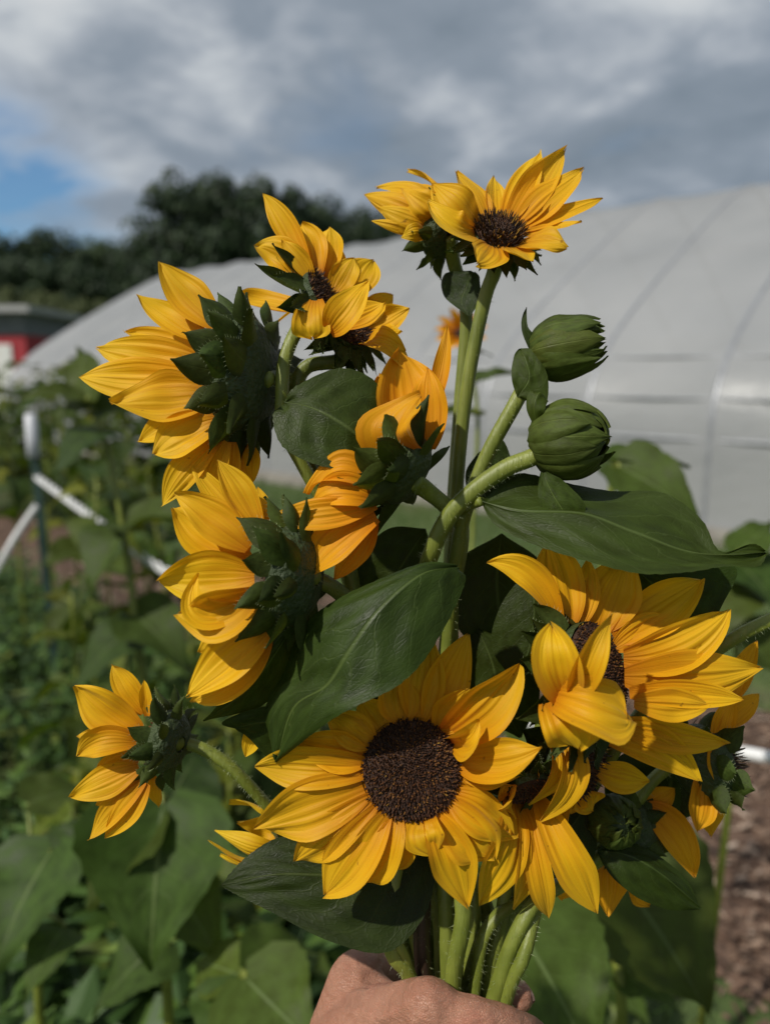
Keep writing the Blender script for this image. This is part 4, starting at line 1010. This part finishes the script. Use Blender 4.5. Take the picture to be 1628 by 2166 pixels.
# big folded leaf in front
loft_leaf(f_mid, [(965, 1200, .6), (890, 1215, -.6), (800, 1290, -1.4), (735, 1380, -1.6), (690, 1450, -1.2), (620, 1498, -.4), (585, 1610, .4)],
          [(968, 1205, .6), (985, 1225, .4), (960, 1290, -.4), (900, 1390, -1.5), (840, 1450, -2.2), (760, 1490, -2.4), (690, 1530, -1.6), (585, 1612, .4)],
          [(962, 1195, .6), (890, 1190, .2), (790, 1228, 0), (700, 1275, .2), (640, 1330, .6), (600, 1420, .9), (560, 1500, .8), (583, 1612, .4)],
          .395, n=60, nv=31, color=(1.1, 1.1, 1.0), bulge=-.03)
loft_leaf(f_mid, [(655, 1240, .5), (620, 1320, 0), (570, 1400, -.2), (510, 1470, -.1), (430, 1525, .2)],
          [(655, 1238, .5), (665, 1290, .9), (635, 1370, 1.1), (590, 1450, 1.2), (540, 1500, .8), (430, 1527, .2)], [(655, 1238, .5), (600, 1310, -.4), (555, 1380, -.6), (500, 1440, -.5), (455, 1500, -.2), (428, 1524, .2)],
          .402, n=40, nv=21, color=(1.2, 1.15, 1.0))
loft_leaf(f_mid, [(690, 1500, .4), (610, 1520, .2), (540, 1530, .2), (500, 1540, .6)], [(690, 1498, .4), (610, 1490, -.3), (540, 1500, -.2), (470, 1530, .3), (500, 1542, .6)], [(690, 1505, .4), (640, 1560, .7), (585, 1610, .9), (530, 1560, 1), (500, 1542, .6)], .405, n=24, nv=15, color=(.8, .8, .7))
# 8 small one out to the side
flower('small side-on sunflower on a curved stem standing out over the weeds', (346, 1566), (-.86, .10, -.30), 64, [
    (234, 1405, .1, 56, {'b': (306, 1508, 0)}), (305, 1438, -1.0, 26, {'b': (312, 1515, -1.0), 'cup': .35}), (160, 1450, -1.2, 92, {'b': (296, 1548, -1.0), 'cup': .12}), (163, 1556, .2, 48, {'b': (294, 1560, 0)}), (160, 1602, -1.4, 62, {'b': (290, 1570, -1.2), 'mid': (215, 1568, -1.8), 'cup': .24}),
    (205, 1640, -.6, 60, {'b': (292, 1600, -.8)}), (150, 1686, -1.2, 66, {'b': (294, 1622, -1.0)}), (205, 1704, -.6, 52, {'b': (296, 1640, -.6)}), (184, 1778, -1.2, 54, {'b': (304, 1650, -1.0), 'cup': .2}), (222, 1772, -1.2, 56, {'b': (310, 1656, -1.0)}), (338, 1706, 1.6, 34, {'b': (325, 1640, 1.0)}), (396, 1592, 1.8, 28, {'b': (350, 1590, 1.2)})],
    .43, [(365, 1566, .436), (420, 1580, .436), (475, 1612, .436), (525, 1660, .438), (600, 1740, .446), (760, 1880, .446)] + slot(13)[1:], tint=(.98, .97, 1), flo=200, seed=8, brows=3, bract_n=(10, 8, 6), bract_len=.85, bract_tilt=.15, bract_w=.6, hd=1.1, srad=.0036)
# 9 tiny one half behind the central bloom
flower('tiny pale yellow sunflower half hidden behind the central bloom', (590, 1785), (-.80, .22, .05), 30, [
    (438, 1778, -.3, 30, {'up': .9}), (453, 1757, -.6, 48, {'up': .9}), (485, 1695, .2, 56, {'up': .8}), (525, 1670, .6, 50, {'up': .5}), (464, 1812, -.6, 38, {'up': .8}), (545, 1700, -.8, 46, {}), (500, 1740, .9, 50, {}), (560, 1690, .3, 40, {})],
    .45, [(640, 1810, .456), (740, 1900, .456)] + slot(0), tint=(1.0, 1.08, 1.3), flo=60, seed=9, brows=2, bract_n=(9, 8), bract_len=1.2, hd=.3, srad=.003)
# 10 central bloom, full face
f_c = flower('central sunflower in full face with a wide dark brown disk', (870, 1628), (-.02, .26, .96), 106, [
    (905, 1335, None, 98, {'h': .6}), (988, 1340, None, 98, {'h': -.2}), (832, 1428, None, 96, {'h': .2}), (992, 1456, -.3, 84, {'up': .5}), (1098, 1404, -.8, 112, {'mid': (1035, 1490, -1.2), 'tw': .3, 'cup': .24}),
    (1012, 1520, -1.4, 60, {'mid': (985, 1570, -1.4), 'cup': .45}), (1146, 1582, -1.9, 92, {'mid': (1055, 1610, -1.4), 'tw': -.5, 'cup': .26}), (1104, 1640, .4, 60, {}), (1090, 1768, .3, 100, {}), (1046, 1816, -.4, 124, {'cup': .2, 'prof': (.42, .6)}),
    (988, 1916, -.5, 96, {'mid': (950, 1800, -1.2), 'prof': (.35, .62)}), (922, 1806, -1.0, 92, {'mid': (895, 1765, -1.3), 'prof': (.5, .6)}), (770, 1868, -.3, 112, {'prof': (.4, .62)}), (688, 1892, -.2, 104, {'prof': (.4, .65)}),
    (620, 1826, .2, 90, {'prof': (.4, .6)}), (538, 1752, -.1, 124, {'prof': (.4, .6)}), (542, 1618, .1, 94, {'prof': (.45, .6)}), (624, 1568, .5, 92, {'h': .4}), (692, 1508, .8, 84, {}), (820, 1850, .5, 90, {}), (1020, 1700, .6, 90, {}), (760, 1480, 1.2, 80, {})],
    .40, [(880, 1680, .430), (900, 1780, .438)] + slot(1), smat=M_STEMDK, tint=(1, .97, .9), flo=1500, stam=90, stam_len=.0026, spike=.0019, seed=10, brows=2, dome=.22, hd=.6, bract_len=.8, srad=.0050)
# broad leaf under it
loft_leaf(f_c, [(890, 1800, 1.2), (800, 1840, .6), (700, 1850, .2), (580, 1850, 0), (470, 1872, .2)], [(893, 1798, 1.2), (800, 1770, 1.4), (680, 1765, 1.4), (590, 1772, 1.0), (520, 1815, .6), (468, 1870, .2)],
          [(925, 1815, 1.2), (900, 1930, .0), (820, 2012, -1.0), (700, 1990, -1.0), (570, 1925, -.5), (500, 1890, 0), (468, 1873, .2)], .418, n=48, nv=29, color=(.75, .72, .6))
# 11 right bloom
f_r = flower('broad sunflower under the wavy leaf, its near petals curled across the dark disk', (1262, 1428), (.66, .22, .60), 112, [
    (1606, 1412, .9, 114, {'b': (1320, 1432, .3), 'ridge': .075, 'cup': .08}), (1542, 1288, 1.2, 108, {'b': (1318, 1392, .8), 'mid': (1440, 1368, .5), 'ridge': .085, 'cup': .16}), (1488, 1226, 1.8, 104, {'b': (1300, 1352, 1.2)}), (1400, 1300, 1.6, 70, {'b': (1300, 1370, 1.0)}),
    (1322, 1182, 2.0, 132, {'b': (1266, 1330, 1.4)}), (1242, 1178, 1.8, 58, {'b': (1226, 1322, 1.2)}), (1156, 1148, 1.6, 116, {'b': (1202, 1320, 1.0), 'ridge': .08}), (1030, 1190, .6, 64, {'b': (1182, 1322, .6), 'mid': (1122, 1218, .2), 'cup': .28}),
    (1292, 1298, -3.0, 60, {'b': (1216, 1480, -2.4), 'mid': (1246, 1398, -3.8), 'cup': .34, 'tw': .3}), (1164, 1320, -2.2, 98, {'b': (1198, 1480, -2.2), 'mid': (1176, 1402, -3.4), 'cup': .36}), (1346, 1528, -3.2, 124, {'b': (1168, 1468, -2.2), 'mid': (1250, 1492, -4.0), 'cup': .14, 'tw': -.5, 'prof': (.42, .74), 'notch': .14}),
    (1226, 1588, -2.8, 112, {'b': (1168, 1480, -2.2), 'mid': (1200, 1530, -3.4), 'prof': (.5, .72), 'notch': .1}), (1572, 1480, .2, 62, {'b': (1330, 1466, -.2)}), (1500, 1492, -.2, 70, {'b': (1340, 1485, -.5), 'ridge': .06})],
    .40, [(1200, 1440, .426), (1150, 1530, .440), (1110, 1700, .446)] + slot(11), tint=(1, 1.0, .95), flo=1100, stam=120, stam_len=.0024, seed=11, dome=.28, brows=3, bract_n=(14, 12, 10), bract_len=.72, bract_w=.5, hd=.8, srad=.0048)
# wavy leaf above
loft_leaf(f_r, [(1018, 1060, 1.2), (1100, 1080, .2), (1230, 1085, -.4), (1340, 1125, -.8), (1450, 1165, -.8), (1540, 1172, -.6), (1622, 1168, -.2)],
          [(1016, 1060, 1.2), (1090, 1000, 1.9), (1180, 1018, 2.0), (1290, 1038, 1.8), (1400, 1042, 1.2), (1480, 1100, .4), (1520, 1165, -.3), (1590, 1150, -.2), (1622, 1166, -.2)],
          [(1016, 1062, 1.2), (1050, 1110, .2), (1130, 1150, -.9), (1240, 1186, -1.8), (1350, 1212, -2.2), (1450, 1208, -2.0), (1530, 1196, -1.4), (1600, 1198, -.6), (1622, 1170, -.2)],
          .405, n=60, nv=31, color=(1.15, 1.15, 1.25), bulge=.035, petiole=[(1018, 1060, 1.2), (985, 1075, 2.4), (960, 1110, 4)], pr=.0026)
loft_leaf(f_r, [(1350, 1210, 2), (1400, 1260, 2), (1440, 1330, 2), (1460, 1400, 2)], [(1350, 1208, 2), (1300, 1270, 2.6), (1320, 1350, 2.6), (1460, 1402, 2)], [(1350, 1208, 2), (1545, 1195, 1.2), (1520, 1290, 1.4), (1462, 1402, 2)], .425, n=24, nv=15, color=(.9, 1, .8))
# 12 lower twin
flower('sunflower with ragged disk tucked under the broad bloom by the mulch', (1222, 1612), (.52, -.10, .74), 84, [
    (1545, 1572, .4, 68, {'b': (1300, 1528, 0), 'ridge': .06, 'notch': .05}), (1478, 1652, .2, 88, {'b': (1282, 1560, 0), 'mid': (1392, 1580, -.2), 'ridge': .08}), (1372, 1652, .8, 70, {'b': (1262, 1630, .4)}), (1252, 1716, .6, 72, {'b': (1240, 1676, .4)}), (1205, 1722, .4, 70, {'b': (1210, 1676, .3)}),
    (1142, 1738, -1.6, 60, {'b': (1172, 1545, -1.2), 'mid': (1212, 1640, -3.0), 'cup': .24, 'ridge': .08}), (1118, 1708, -1.4, 54, {'b': (1158, 1560, -1.0), 'mid': (1182, 1630, -2.6), 'cup': .24, 'ridge': .08})],
    .42, [(1190, 1640, .436), (1140, 1760, .446)] + slot(12), tint=(.98, .98, .9), flo=500, stam=160, stam_len=.0042, seed=12, brows=2, bract_len=.8, hd=.4, srad=.0045)
# 13 hanging one
flower('drooping sunflower with long hanging petals between the central and right blooms', (1118, 1672), (.22, -.66, .62), 50, [
    (1262, 1934, -1.0, 84, {'mid': (1190, 1790, -1.4), 'ridge': .07, 'prof': (.14, .70), 'cup': .22}), (1160, 1946, -.2, 54, {'mid': (1135, 1830, -.8), 'prof': (.5, .65)}), (1085, 1924, -.2, 64, {'mid': (1120, 1810, -.8), 'prof': (.4, .7)}),
    (1012, 1905, -.6, 106, {'mid': (1075, 1800, -1.4), 'ridge': .06, 'prof': (.5, .6)}), (1200, 1742, -.6, 70, {}), (1052, 1712, -1.0, 84, {'mid': (1085, 1705, -1.3)}), (1060, 1660, -.6, 60, {}), (1140, 1620, -.2, 50, {})],
    .412, [(1105, 1650, .426), (1085, 1720, .438)] + slot(14), tint=(1, .98, .9), flo=160, seed=13, brows=2, bract_len=.9, hd=.4, srad=.004)
# 14 edge one facing out
flower('sunflower facing out over the mulch, stamens in profile beside the rope', (1492, 1612), (.90, .02, -.38), 78, [
    (1600, 1355, .4, 56, {'b': (1530, 1490, .2)}), (1606, 1466, .8, 48, {'b': (1520, 1540, .4)}), (1548, 1470, -.8, 52, {'b': (1512, 1575, -1.0)}), (1474, 1760, -1.4, 64, {'b': (1482, 1640, -1.2)}), (1506, 1738, -1.2, 58, {'b': (1502, 1636, -1.2)}), (1520, 1664, -1.8, 50, {'b': (1510, 1570, -1.6)}),
    (1500, 1770, .8, 60, {'b': (1495, 1650, .6)})],
    .455, [(1440, 1612, .458), (1380, 1650, .460), (1280, 1780, .460)] + slot(12), tint=(1, .86, .8), flo=260, stam=170, stam_len=.0075, dome=.5, seed=14, brows=2, bract_n=(8, 6), bract_len=.62, bract_tilt=-.25, hd=.4, srad=.004)
# 15 back of a low one
f_low = flower('low sunflower facing away behind the shaded bud, petals fanning to the mulch', (1325, 1752), (.12, -.10, -.96), 62, [
    (1466, 1852, -.8, 76, {'b': (1366, 1708, -.5), 'mid': (1428, 1762, -1.0)}), (1374, 1918, -.8, 58, {'b': (1322, 1800, -.2), 'prof': (.3, .8)}), (1282, 1934, -.4, 76, {'b': (1292, 1800, 0)}), (1188, 1904, .2, 58, {'b': (1205, 1850, .2)}), (1428, 1668, -.4, 48, {'b': (1366, 1704, -.3)}), (1250, 1830, .6, 60, {})],
    .462, [(1300, 1790, .452), (1200, 1860, .450)] + slot(6), tint=(1, .84, .8), flo=80, seed=15, brows=3, bract_n=(9, 8, 7), bract_len=.6, hd=.4, srad=.0046)
loft_leaf(f_low, [(1265, 1800, 0), (1330, 1810, -.4), (1400, 1850, -.4), (1480, 1920, .2)], [(1262, 1798, 0), (1300, 1775, .4), (1375, 1800, .6), (1445, 1860, .5), (1482, 1922, .2)], [(1262, 1802, 0), (1290, 1850, -.5), (1350, 1900, -.7), (1420, 1925, -.3), (1480, 1924, .2)], .44, n=30, nv=19, color=(.85, .9, .8))
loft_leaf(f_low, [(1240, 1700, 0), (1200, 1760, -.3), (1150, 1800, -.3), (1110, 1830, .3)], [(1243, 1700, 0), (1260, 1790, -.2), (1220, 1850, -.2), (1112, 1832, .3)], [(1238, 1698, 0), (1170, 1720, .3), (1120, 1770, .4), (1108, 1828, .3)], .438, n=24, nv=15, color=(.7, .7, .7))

# ---- buds
b1 = bud('upper green bud with spreading spiky bracts against the tunnel', (1186, 738), (.74, .10, .25), 64, .43, [(1140, 760, .432), (1112, 810, .430), (1085, 860, .428), (1030, 960, .430), (985, 1075, .434), (965, 1170, .440), (945, 1330, .450), (955, 1700, .452)] + slot(9), 41, n=(9, 8), open_=.9, srad=.0042, reflex=.8)
loft_leaf(b1, [(1095, 838, 0), (1118, 800, -.4), (1110, 760, -.3), (1100, 740, .2)], [(1092, 838, 0), (1082, 800, -.1), (1084, 760, 0), (1100, 738, .2)], [(1098, 840, 0), (1150, 860, -.3), (1158, 800, -.4), (1130, 745, -.1), (1102, 738, .2)], .424, n=22, nv=13, color=(1.3, 1.3, 1.1))
loft_leaf(b1, [(1148, 780, 0), (1125, 720, 0), (1108, 690, 0), (1112, 652, .3)], [(1140, 780, 0), (1112, 725, .1), (1102, 690, .1), (1112, 650, .3)], [(1152, 775, 0), (1138, 720, 0), (1116, 690, 0), (1113, 650, .3)], .43, n=16, nv=9, color=(1.0, 1.0, 1.0))
b2 = bud('lower plump closed bud on a thick hairy bent stem', (1202, 932), (.80, .02, .46), 80, .415, [(1130, 965, .416), (1070, 990, .418), (1005, 1035, .420), (950, 1090, .422), (915, 1160, .426), (900, 1250, .438), (915, 1600, .446)] + slot(3), 57, n=(8, 8), open_=.05, srad=.0048, reflex=.1)
loft_leaf(b2, [(1148, 1000, 0), (1165, 1040, -.4), (1190, 1080, -.5), (1212, 1118, -.1)], [(1142, 1000, 0), (1138, 1050, 0), (1160, 1100, -.2), (1210, 1120, -.1)], [(1155, 1000, 0), (1200, 1025, -.3), (1238, 1075, -.4), (1214, 1118, -.1)], .41, n=22, nv=13, color=(1.35, 1.35, 1.1))
loft_leaf(b2, [(1135, 900, 0), (1128, 860, -.3), (1140, 830, -.2), (1158, 850, .2)], [(1130, 905, 0), (1112, 860, 0), (1125, 825, 0), (1156, 848, .2)], [(1150, 900, 0), (1150, 870, -.3), (1158, 850, -.1), (1159, 850, .2)], .41, n=16, nv=9, color=(1.4, 1.4, 1.1))
bud('shaded bud with thin thread-like bracts under the lower blooms', (1298, 1738), (.05, .25, .95), 52, .435, [(1290, 1790, .445), (1200, 1860, .448)] + slot(4), 73, n=(11, 10), open_=.3, srad=.0036, reflex=.3)
# a bud past the edge whose stem arches out of the bunch
bud('bud on a thin hairy stem arching out of the bunch past the broad bloom', (1745, 1268), (.9, .2, .2), 60, .43, [(1690, 1290, .43), (1628, 1312, .43), (1560, 1345, .432), (1480, 1400, .438), (1360, 1500, .446), (1230, 1700, .446), (1150, 1860, .43)] + slot(7), 91, srad=.0038)
# shaded leaves deep inside the bunch
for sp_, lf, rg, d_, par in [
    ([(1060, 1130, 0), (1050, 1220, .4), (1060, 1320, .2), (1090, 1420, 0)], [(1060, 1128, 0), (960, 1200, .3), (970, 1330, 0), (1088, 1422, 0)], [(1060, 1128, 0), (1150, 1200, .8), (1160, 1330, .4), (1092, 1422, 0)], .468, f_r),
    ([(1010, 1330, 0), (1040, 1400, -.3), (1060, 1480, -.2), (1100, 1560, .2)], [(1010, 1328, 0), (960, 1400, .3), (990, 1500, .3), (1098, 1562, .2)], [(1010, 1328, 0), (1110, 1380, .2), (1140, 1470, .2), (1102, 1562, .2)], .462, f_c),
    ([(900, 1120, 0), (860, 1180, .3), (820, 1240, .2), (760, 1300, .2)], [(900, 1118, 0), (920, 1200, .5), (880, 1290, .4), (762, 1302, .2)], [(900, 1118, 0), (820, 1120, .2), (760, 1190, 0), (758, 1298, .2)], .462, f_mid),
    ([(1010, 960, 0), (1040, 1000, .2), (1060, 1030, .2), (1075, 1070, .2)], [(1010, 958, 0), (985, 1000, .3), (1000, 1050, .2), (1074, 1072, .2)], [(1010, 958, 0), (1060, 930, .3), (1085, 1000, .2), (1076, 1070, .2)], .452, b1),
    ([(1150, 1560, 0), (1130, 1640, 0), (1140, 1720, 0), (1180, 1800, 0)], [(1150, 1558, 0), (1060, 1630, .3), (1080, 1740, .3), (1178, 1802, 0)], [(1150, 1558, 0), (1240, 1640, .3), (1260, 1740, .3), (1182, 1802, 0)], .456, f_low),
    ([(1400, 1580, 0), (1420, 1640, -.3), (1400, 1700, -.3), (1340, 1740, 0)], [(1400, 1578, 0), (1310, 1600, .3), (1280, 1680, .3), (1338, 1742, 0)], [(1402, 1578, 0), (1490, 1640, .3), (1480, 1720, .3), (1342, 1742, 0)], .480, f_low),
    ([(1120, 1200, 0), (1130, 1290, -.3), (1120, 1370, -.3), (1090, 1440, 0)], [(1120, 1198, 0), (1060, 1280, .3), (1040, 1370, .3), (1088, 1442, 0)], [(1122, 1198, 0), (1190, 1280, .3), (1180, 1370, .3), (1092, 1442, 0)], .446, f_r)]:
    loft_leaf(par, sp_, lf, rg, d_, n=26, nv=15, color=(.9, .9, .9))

# ---- the hand
def skin_mat():
    m, nt, out = newmat('skin')
    tc = N(nt, 'ShaderNodeTexCoord')
    a = N(nt, 'ShaderNodeTexNoise', i_Scale=38.0, i_Detail=4.0); L(nt, tc.outputs['Object'], a.inputs['Vector'])
    c = ramp(nt, a.outputs[0], [(0.3, (0.36, 0.165, 0.105)), (0.55, (0.41, 0.205, 0.135)), (0.75, (0.43, 0.17, 0.115))])
    b2_ = N(nt, 'ShaderNodeTexNoise', i_Scale=260.0, i_Detail=3.0); L(nt, tc.outputs['Object'], b2_.inputs['Vector'])
    c = mixc(nt, 0.35, c, ramp(nt, b2_.outputs[0], [(0.3, (0.72, 0.66, 0.62)), (0.6, (1.05, 1.05, 1.05))]), 'MULTIPLY')
    b = N(nt, 'ShaderNodeBsdfPrincipled', i_Roughness=0.48); b.inputs['Specular IOR Level'].default_value = 0.35
    b.inputs['Subsurface Weight'].default_value = 0.25; b.inputs['Subsurface Radius'].default_value = (1.0, 0.35, 0.2); b.inputs['Subsurface Scale'].default_value = 0.004
    L(nt, c, b.inputs['Base Color'])
    vo = N(nt, 'ShaderNodeTexVoronoi', feature='DISTANCE_TO_EDGE', i_Scale=900.0); L(nt, tc.outputs['Object'], vo.inputs['Vector'])
    mp = N(nt, 'ShaderNodeMapping'); L(nt, tc.outputs['Object'], mp.inputs[0]); mp.inputs['Rotation'].default_value = (0, rad(35), 0); mp.inputs['Scale'].default_value = (1, 1, 5)
    wr = N(nt, 'ShaderNodeTexNoise', i_Scale=75.0, i_Detail=3.0); L(nt, mp.outputs[0], wr.inputs['Vector'])
    h = math_node(nt, 'ADD', math_node(nt, 'MULTIPLY', ramp(nt, vo.outputs['Distance'], [(0, 0.0), (0.15, 1.0)]), 0.25), math_node(nt, 'MULTIPLY', wr.outputs[0], 1.6))
    bp = N(nt, 'ShaderNodeBump', i_Strength=0.85, i_Distance=0.0014); L(nt, h, bp.inputs['Height']); L(nt, bp.outputs[0], b.inputs['Normal'])
    L(nt, b.outputs[0], out.inputs[0]); return m
M_SKIN = skin_mat()
def limb(bm, pts, rads, sub=10):
    """overlapping balls along a chain; joined into one skin afterwards"""
    c = catmull(pts, sub * (len(pts) - 1) + 1); rr = catmull([(x, 0, 0) for x in rads], len(c))
    for p, r_ in zip(c, rr):
        bmesh.ops.create_icosphere(bm, subdivisions=2, radius=float(r_[0]), matrix=Matrix.Translation(Vector(p)))
bm = bmesh.new()
# forearm, wrist and palm
limb(bm, [P(500, 2900, .40), P(600, 2520, .43), P(690, 2300, .44)], [.036, .030, .028], 8)
limb(bm, [P(690, 2300, .44), P(760, 2190, .432), P(850, 2150, .415), P(905, 2130, .405)], [.027, .022, .0175, .0150], 8)
limb(bm, [P(690, 2330, .44), P(800, 2270, .425), P(900, 2215, .400)], [.027, .021, .0165], 8)
limb(bm, [P(680, 2360, .44), P(800, 2350, .425), P(900, 2300, .400)], [.026, .020, .016], 8)
limb(bm, [P(670, 2390, .44), P(790, 2420, .425), P(890, 2385, .404)], [.025, .019, .015], 8)
# four fingers closing round the stems
for dy, sc_, dd in ((0, 1.0, 0), (88, 1.0, -.003), (174, .95, -.002), (255, .85, .002)):
    limb(bm, [P(905, 2132 + dy, .402 + dd), P(950, 2152 + dy, .400 + dd), P(1010, 2158 + dy, .398 + dd), P(1085, 2180 + dy, .405 + dd), P(1125, 2195 + dy, .430), P(1090, 2200 + dy, .455), P(1030, 2195 + dy, .462)],
         [.0156 * sc_, .0130 * sc_, .0114 * sc_, .0108 * sc_, .0098 * sc_, .0088 * sc_, .0074 * sc_], 8)
# thumb: ball, web, then behind the stems to a tip showing at the far side
limb(bm, [P(715, 2250, .445), P(745, 2120, .450), P(765, 2060, .462), P(850, 2075, .484), P(960, 2110, .488), P(1045, 2112, .478), P(1092, 2108, .462)], [.024, .0195, .0150, .0120, .0118, .0118, .0100], 8)
limb(bm, [P(770, 2090, .452), P(835, 2120, .44), P(880, 2135, .425)], [.0125, .0095, .0105], 8)
me = bpy.data.meshes.new('hand'); bm.to_mesh(me); bm.free()
tmp = bpy.data.objects.new('tmp_hand', me); COL.objects.link(tmp)
md = tmp.modifiers.new('r', 'REMESH'); md.mode = 'VOXEL'; md.voxel_size = 0.0016
md2 = tmp.modifiers.new('s', 'SMOOTH'); md2.factor = 0.5; md2.iterations = 6
dg = bpy.context.evaluated_depsgraph_get(); ev = tmp.evaluated_get(dg)
hm = bpy.data.meshes.new_from_object(ev); bpy.data.objects.remove(tmp); hm.name = 'hand'
hm.materials.clear(); hm.materials.append(M_SKIN); hm.polygons.foreach_set('use_smooth', [True] * len(hm.polygons))
# knuckle creases: shallow folds pressed into the skin across finger and web
HC = np.empty(len(hm.vertices) * 3); hm.vertices.foreach_get('co', HC); HC = HC.reshape(-1, 3)
HN = np.empty(len(hm.vertices) * 3); hm.vertices.foreach_get('normal', HN); HN = HN.reshape(-1, 3)
def crease(a, b, depth_, width_):
    a, b = np.array(a), np.array(b); ab = b - a
    t = np.clip((HC - a) @ ab / (ab @ ab), 0, 1); dd = np.linalg.norm(HC - (a + t[:, None] * ab), axis=1)
    HC[:] -= HN * (depth_ * np.exp(-(dd / width_) ** 2))[:, None]
for q in ([(1030, 2105, .389), (1042, 2180, .385)], [(1048, 2112, .391), (1060, 2180, .389)], [(1016, 2103, .389), (1022, 2150, .386)], [(790, 2030, .438), (832, 2070, .442)], [(775, 2030, .436), (815, 2085, .432)], [(760, 2040, .434), (790, 2100, .428)], [(985, 2100, .389), (990, 2140, .386)]):
    crease(P(*q[0]), P(*q[1]), .0012, .0016)
# tendon over the knuckle and a vein on the back of the hand stand slightly proud
for q in ([(760, 2190, .410), (900, 2085, .388)], [(740, 2140, .420), (830, 2140, .395)], [(905, 2075, .388), (935, 2120, .383)]):
    crease(P(*q[0]), P(*q[1]), -.0011, .0026)
for n_, c_ in enumerate(HC):
    c_ += HN[n_] * (.0006 * mnoise.noise(Vector(c_) * 95) + .0003 * mnoise.noise(Vector(c_) * 260))
hm.vertices.foreach_set('co', HC.ravel()); hm.update()
hand = link('hand', hm); tag(hand, 'bare hand gripping the bundle of sunflower stems', 'hand')
nv_ = []; tipc = P(1092, 2108, .462); nx = cdir(.9, .42, .1); ny = cdir(.1, .2, -1.0); nz = nx.cross(ny)
nz = cdir(.80, .25, -.55); nx = cdir(.45, -.55, .65); nx = (nx - nz * nx.dot(nz)).normalized(); ny = nz.cross(nx)
for i in range(9):
    for j in range(9):
        a, b = i / 8 * 2 - 1, j / 8 * 2 - 1
        nv_.append(tipc + nx * (.0022 + .0058 * a) + ny * (.0056 * b * math.sqrt(1 - .35 * max(0, a) ** 2)) + nz * (.0098 - .0034 * b * b - .0022 * max(0, a) ** 2))
link('thumbnail', mesh('thumbnail', nv_, grid_faces(9, 9), simple('nail', (0.60, 0.33, 0.27), 0.25)), hand)
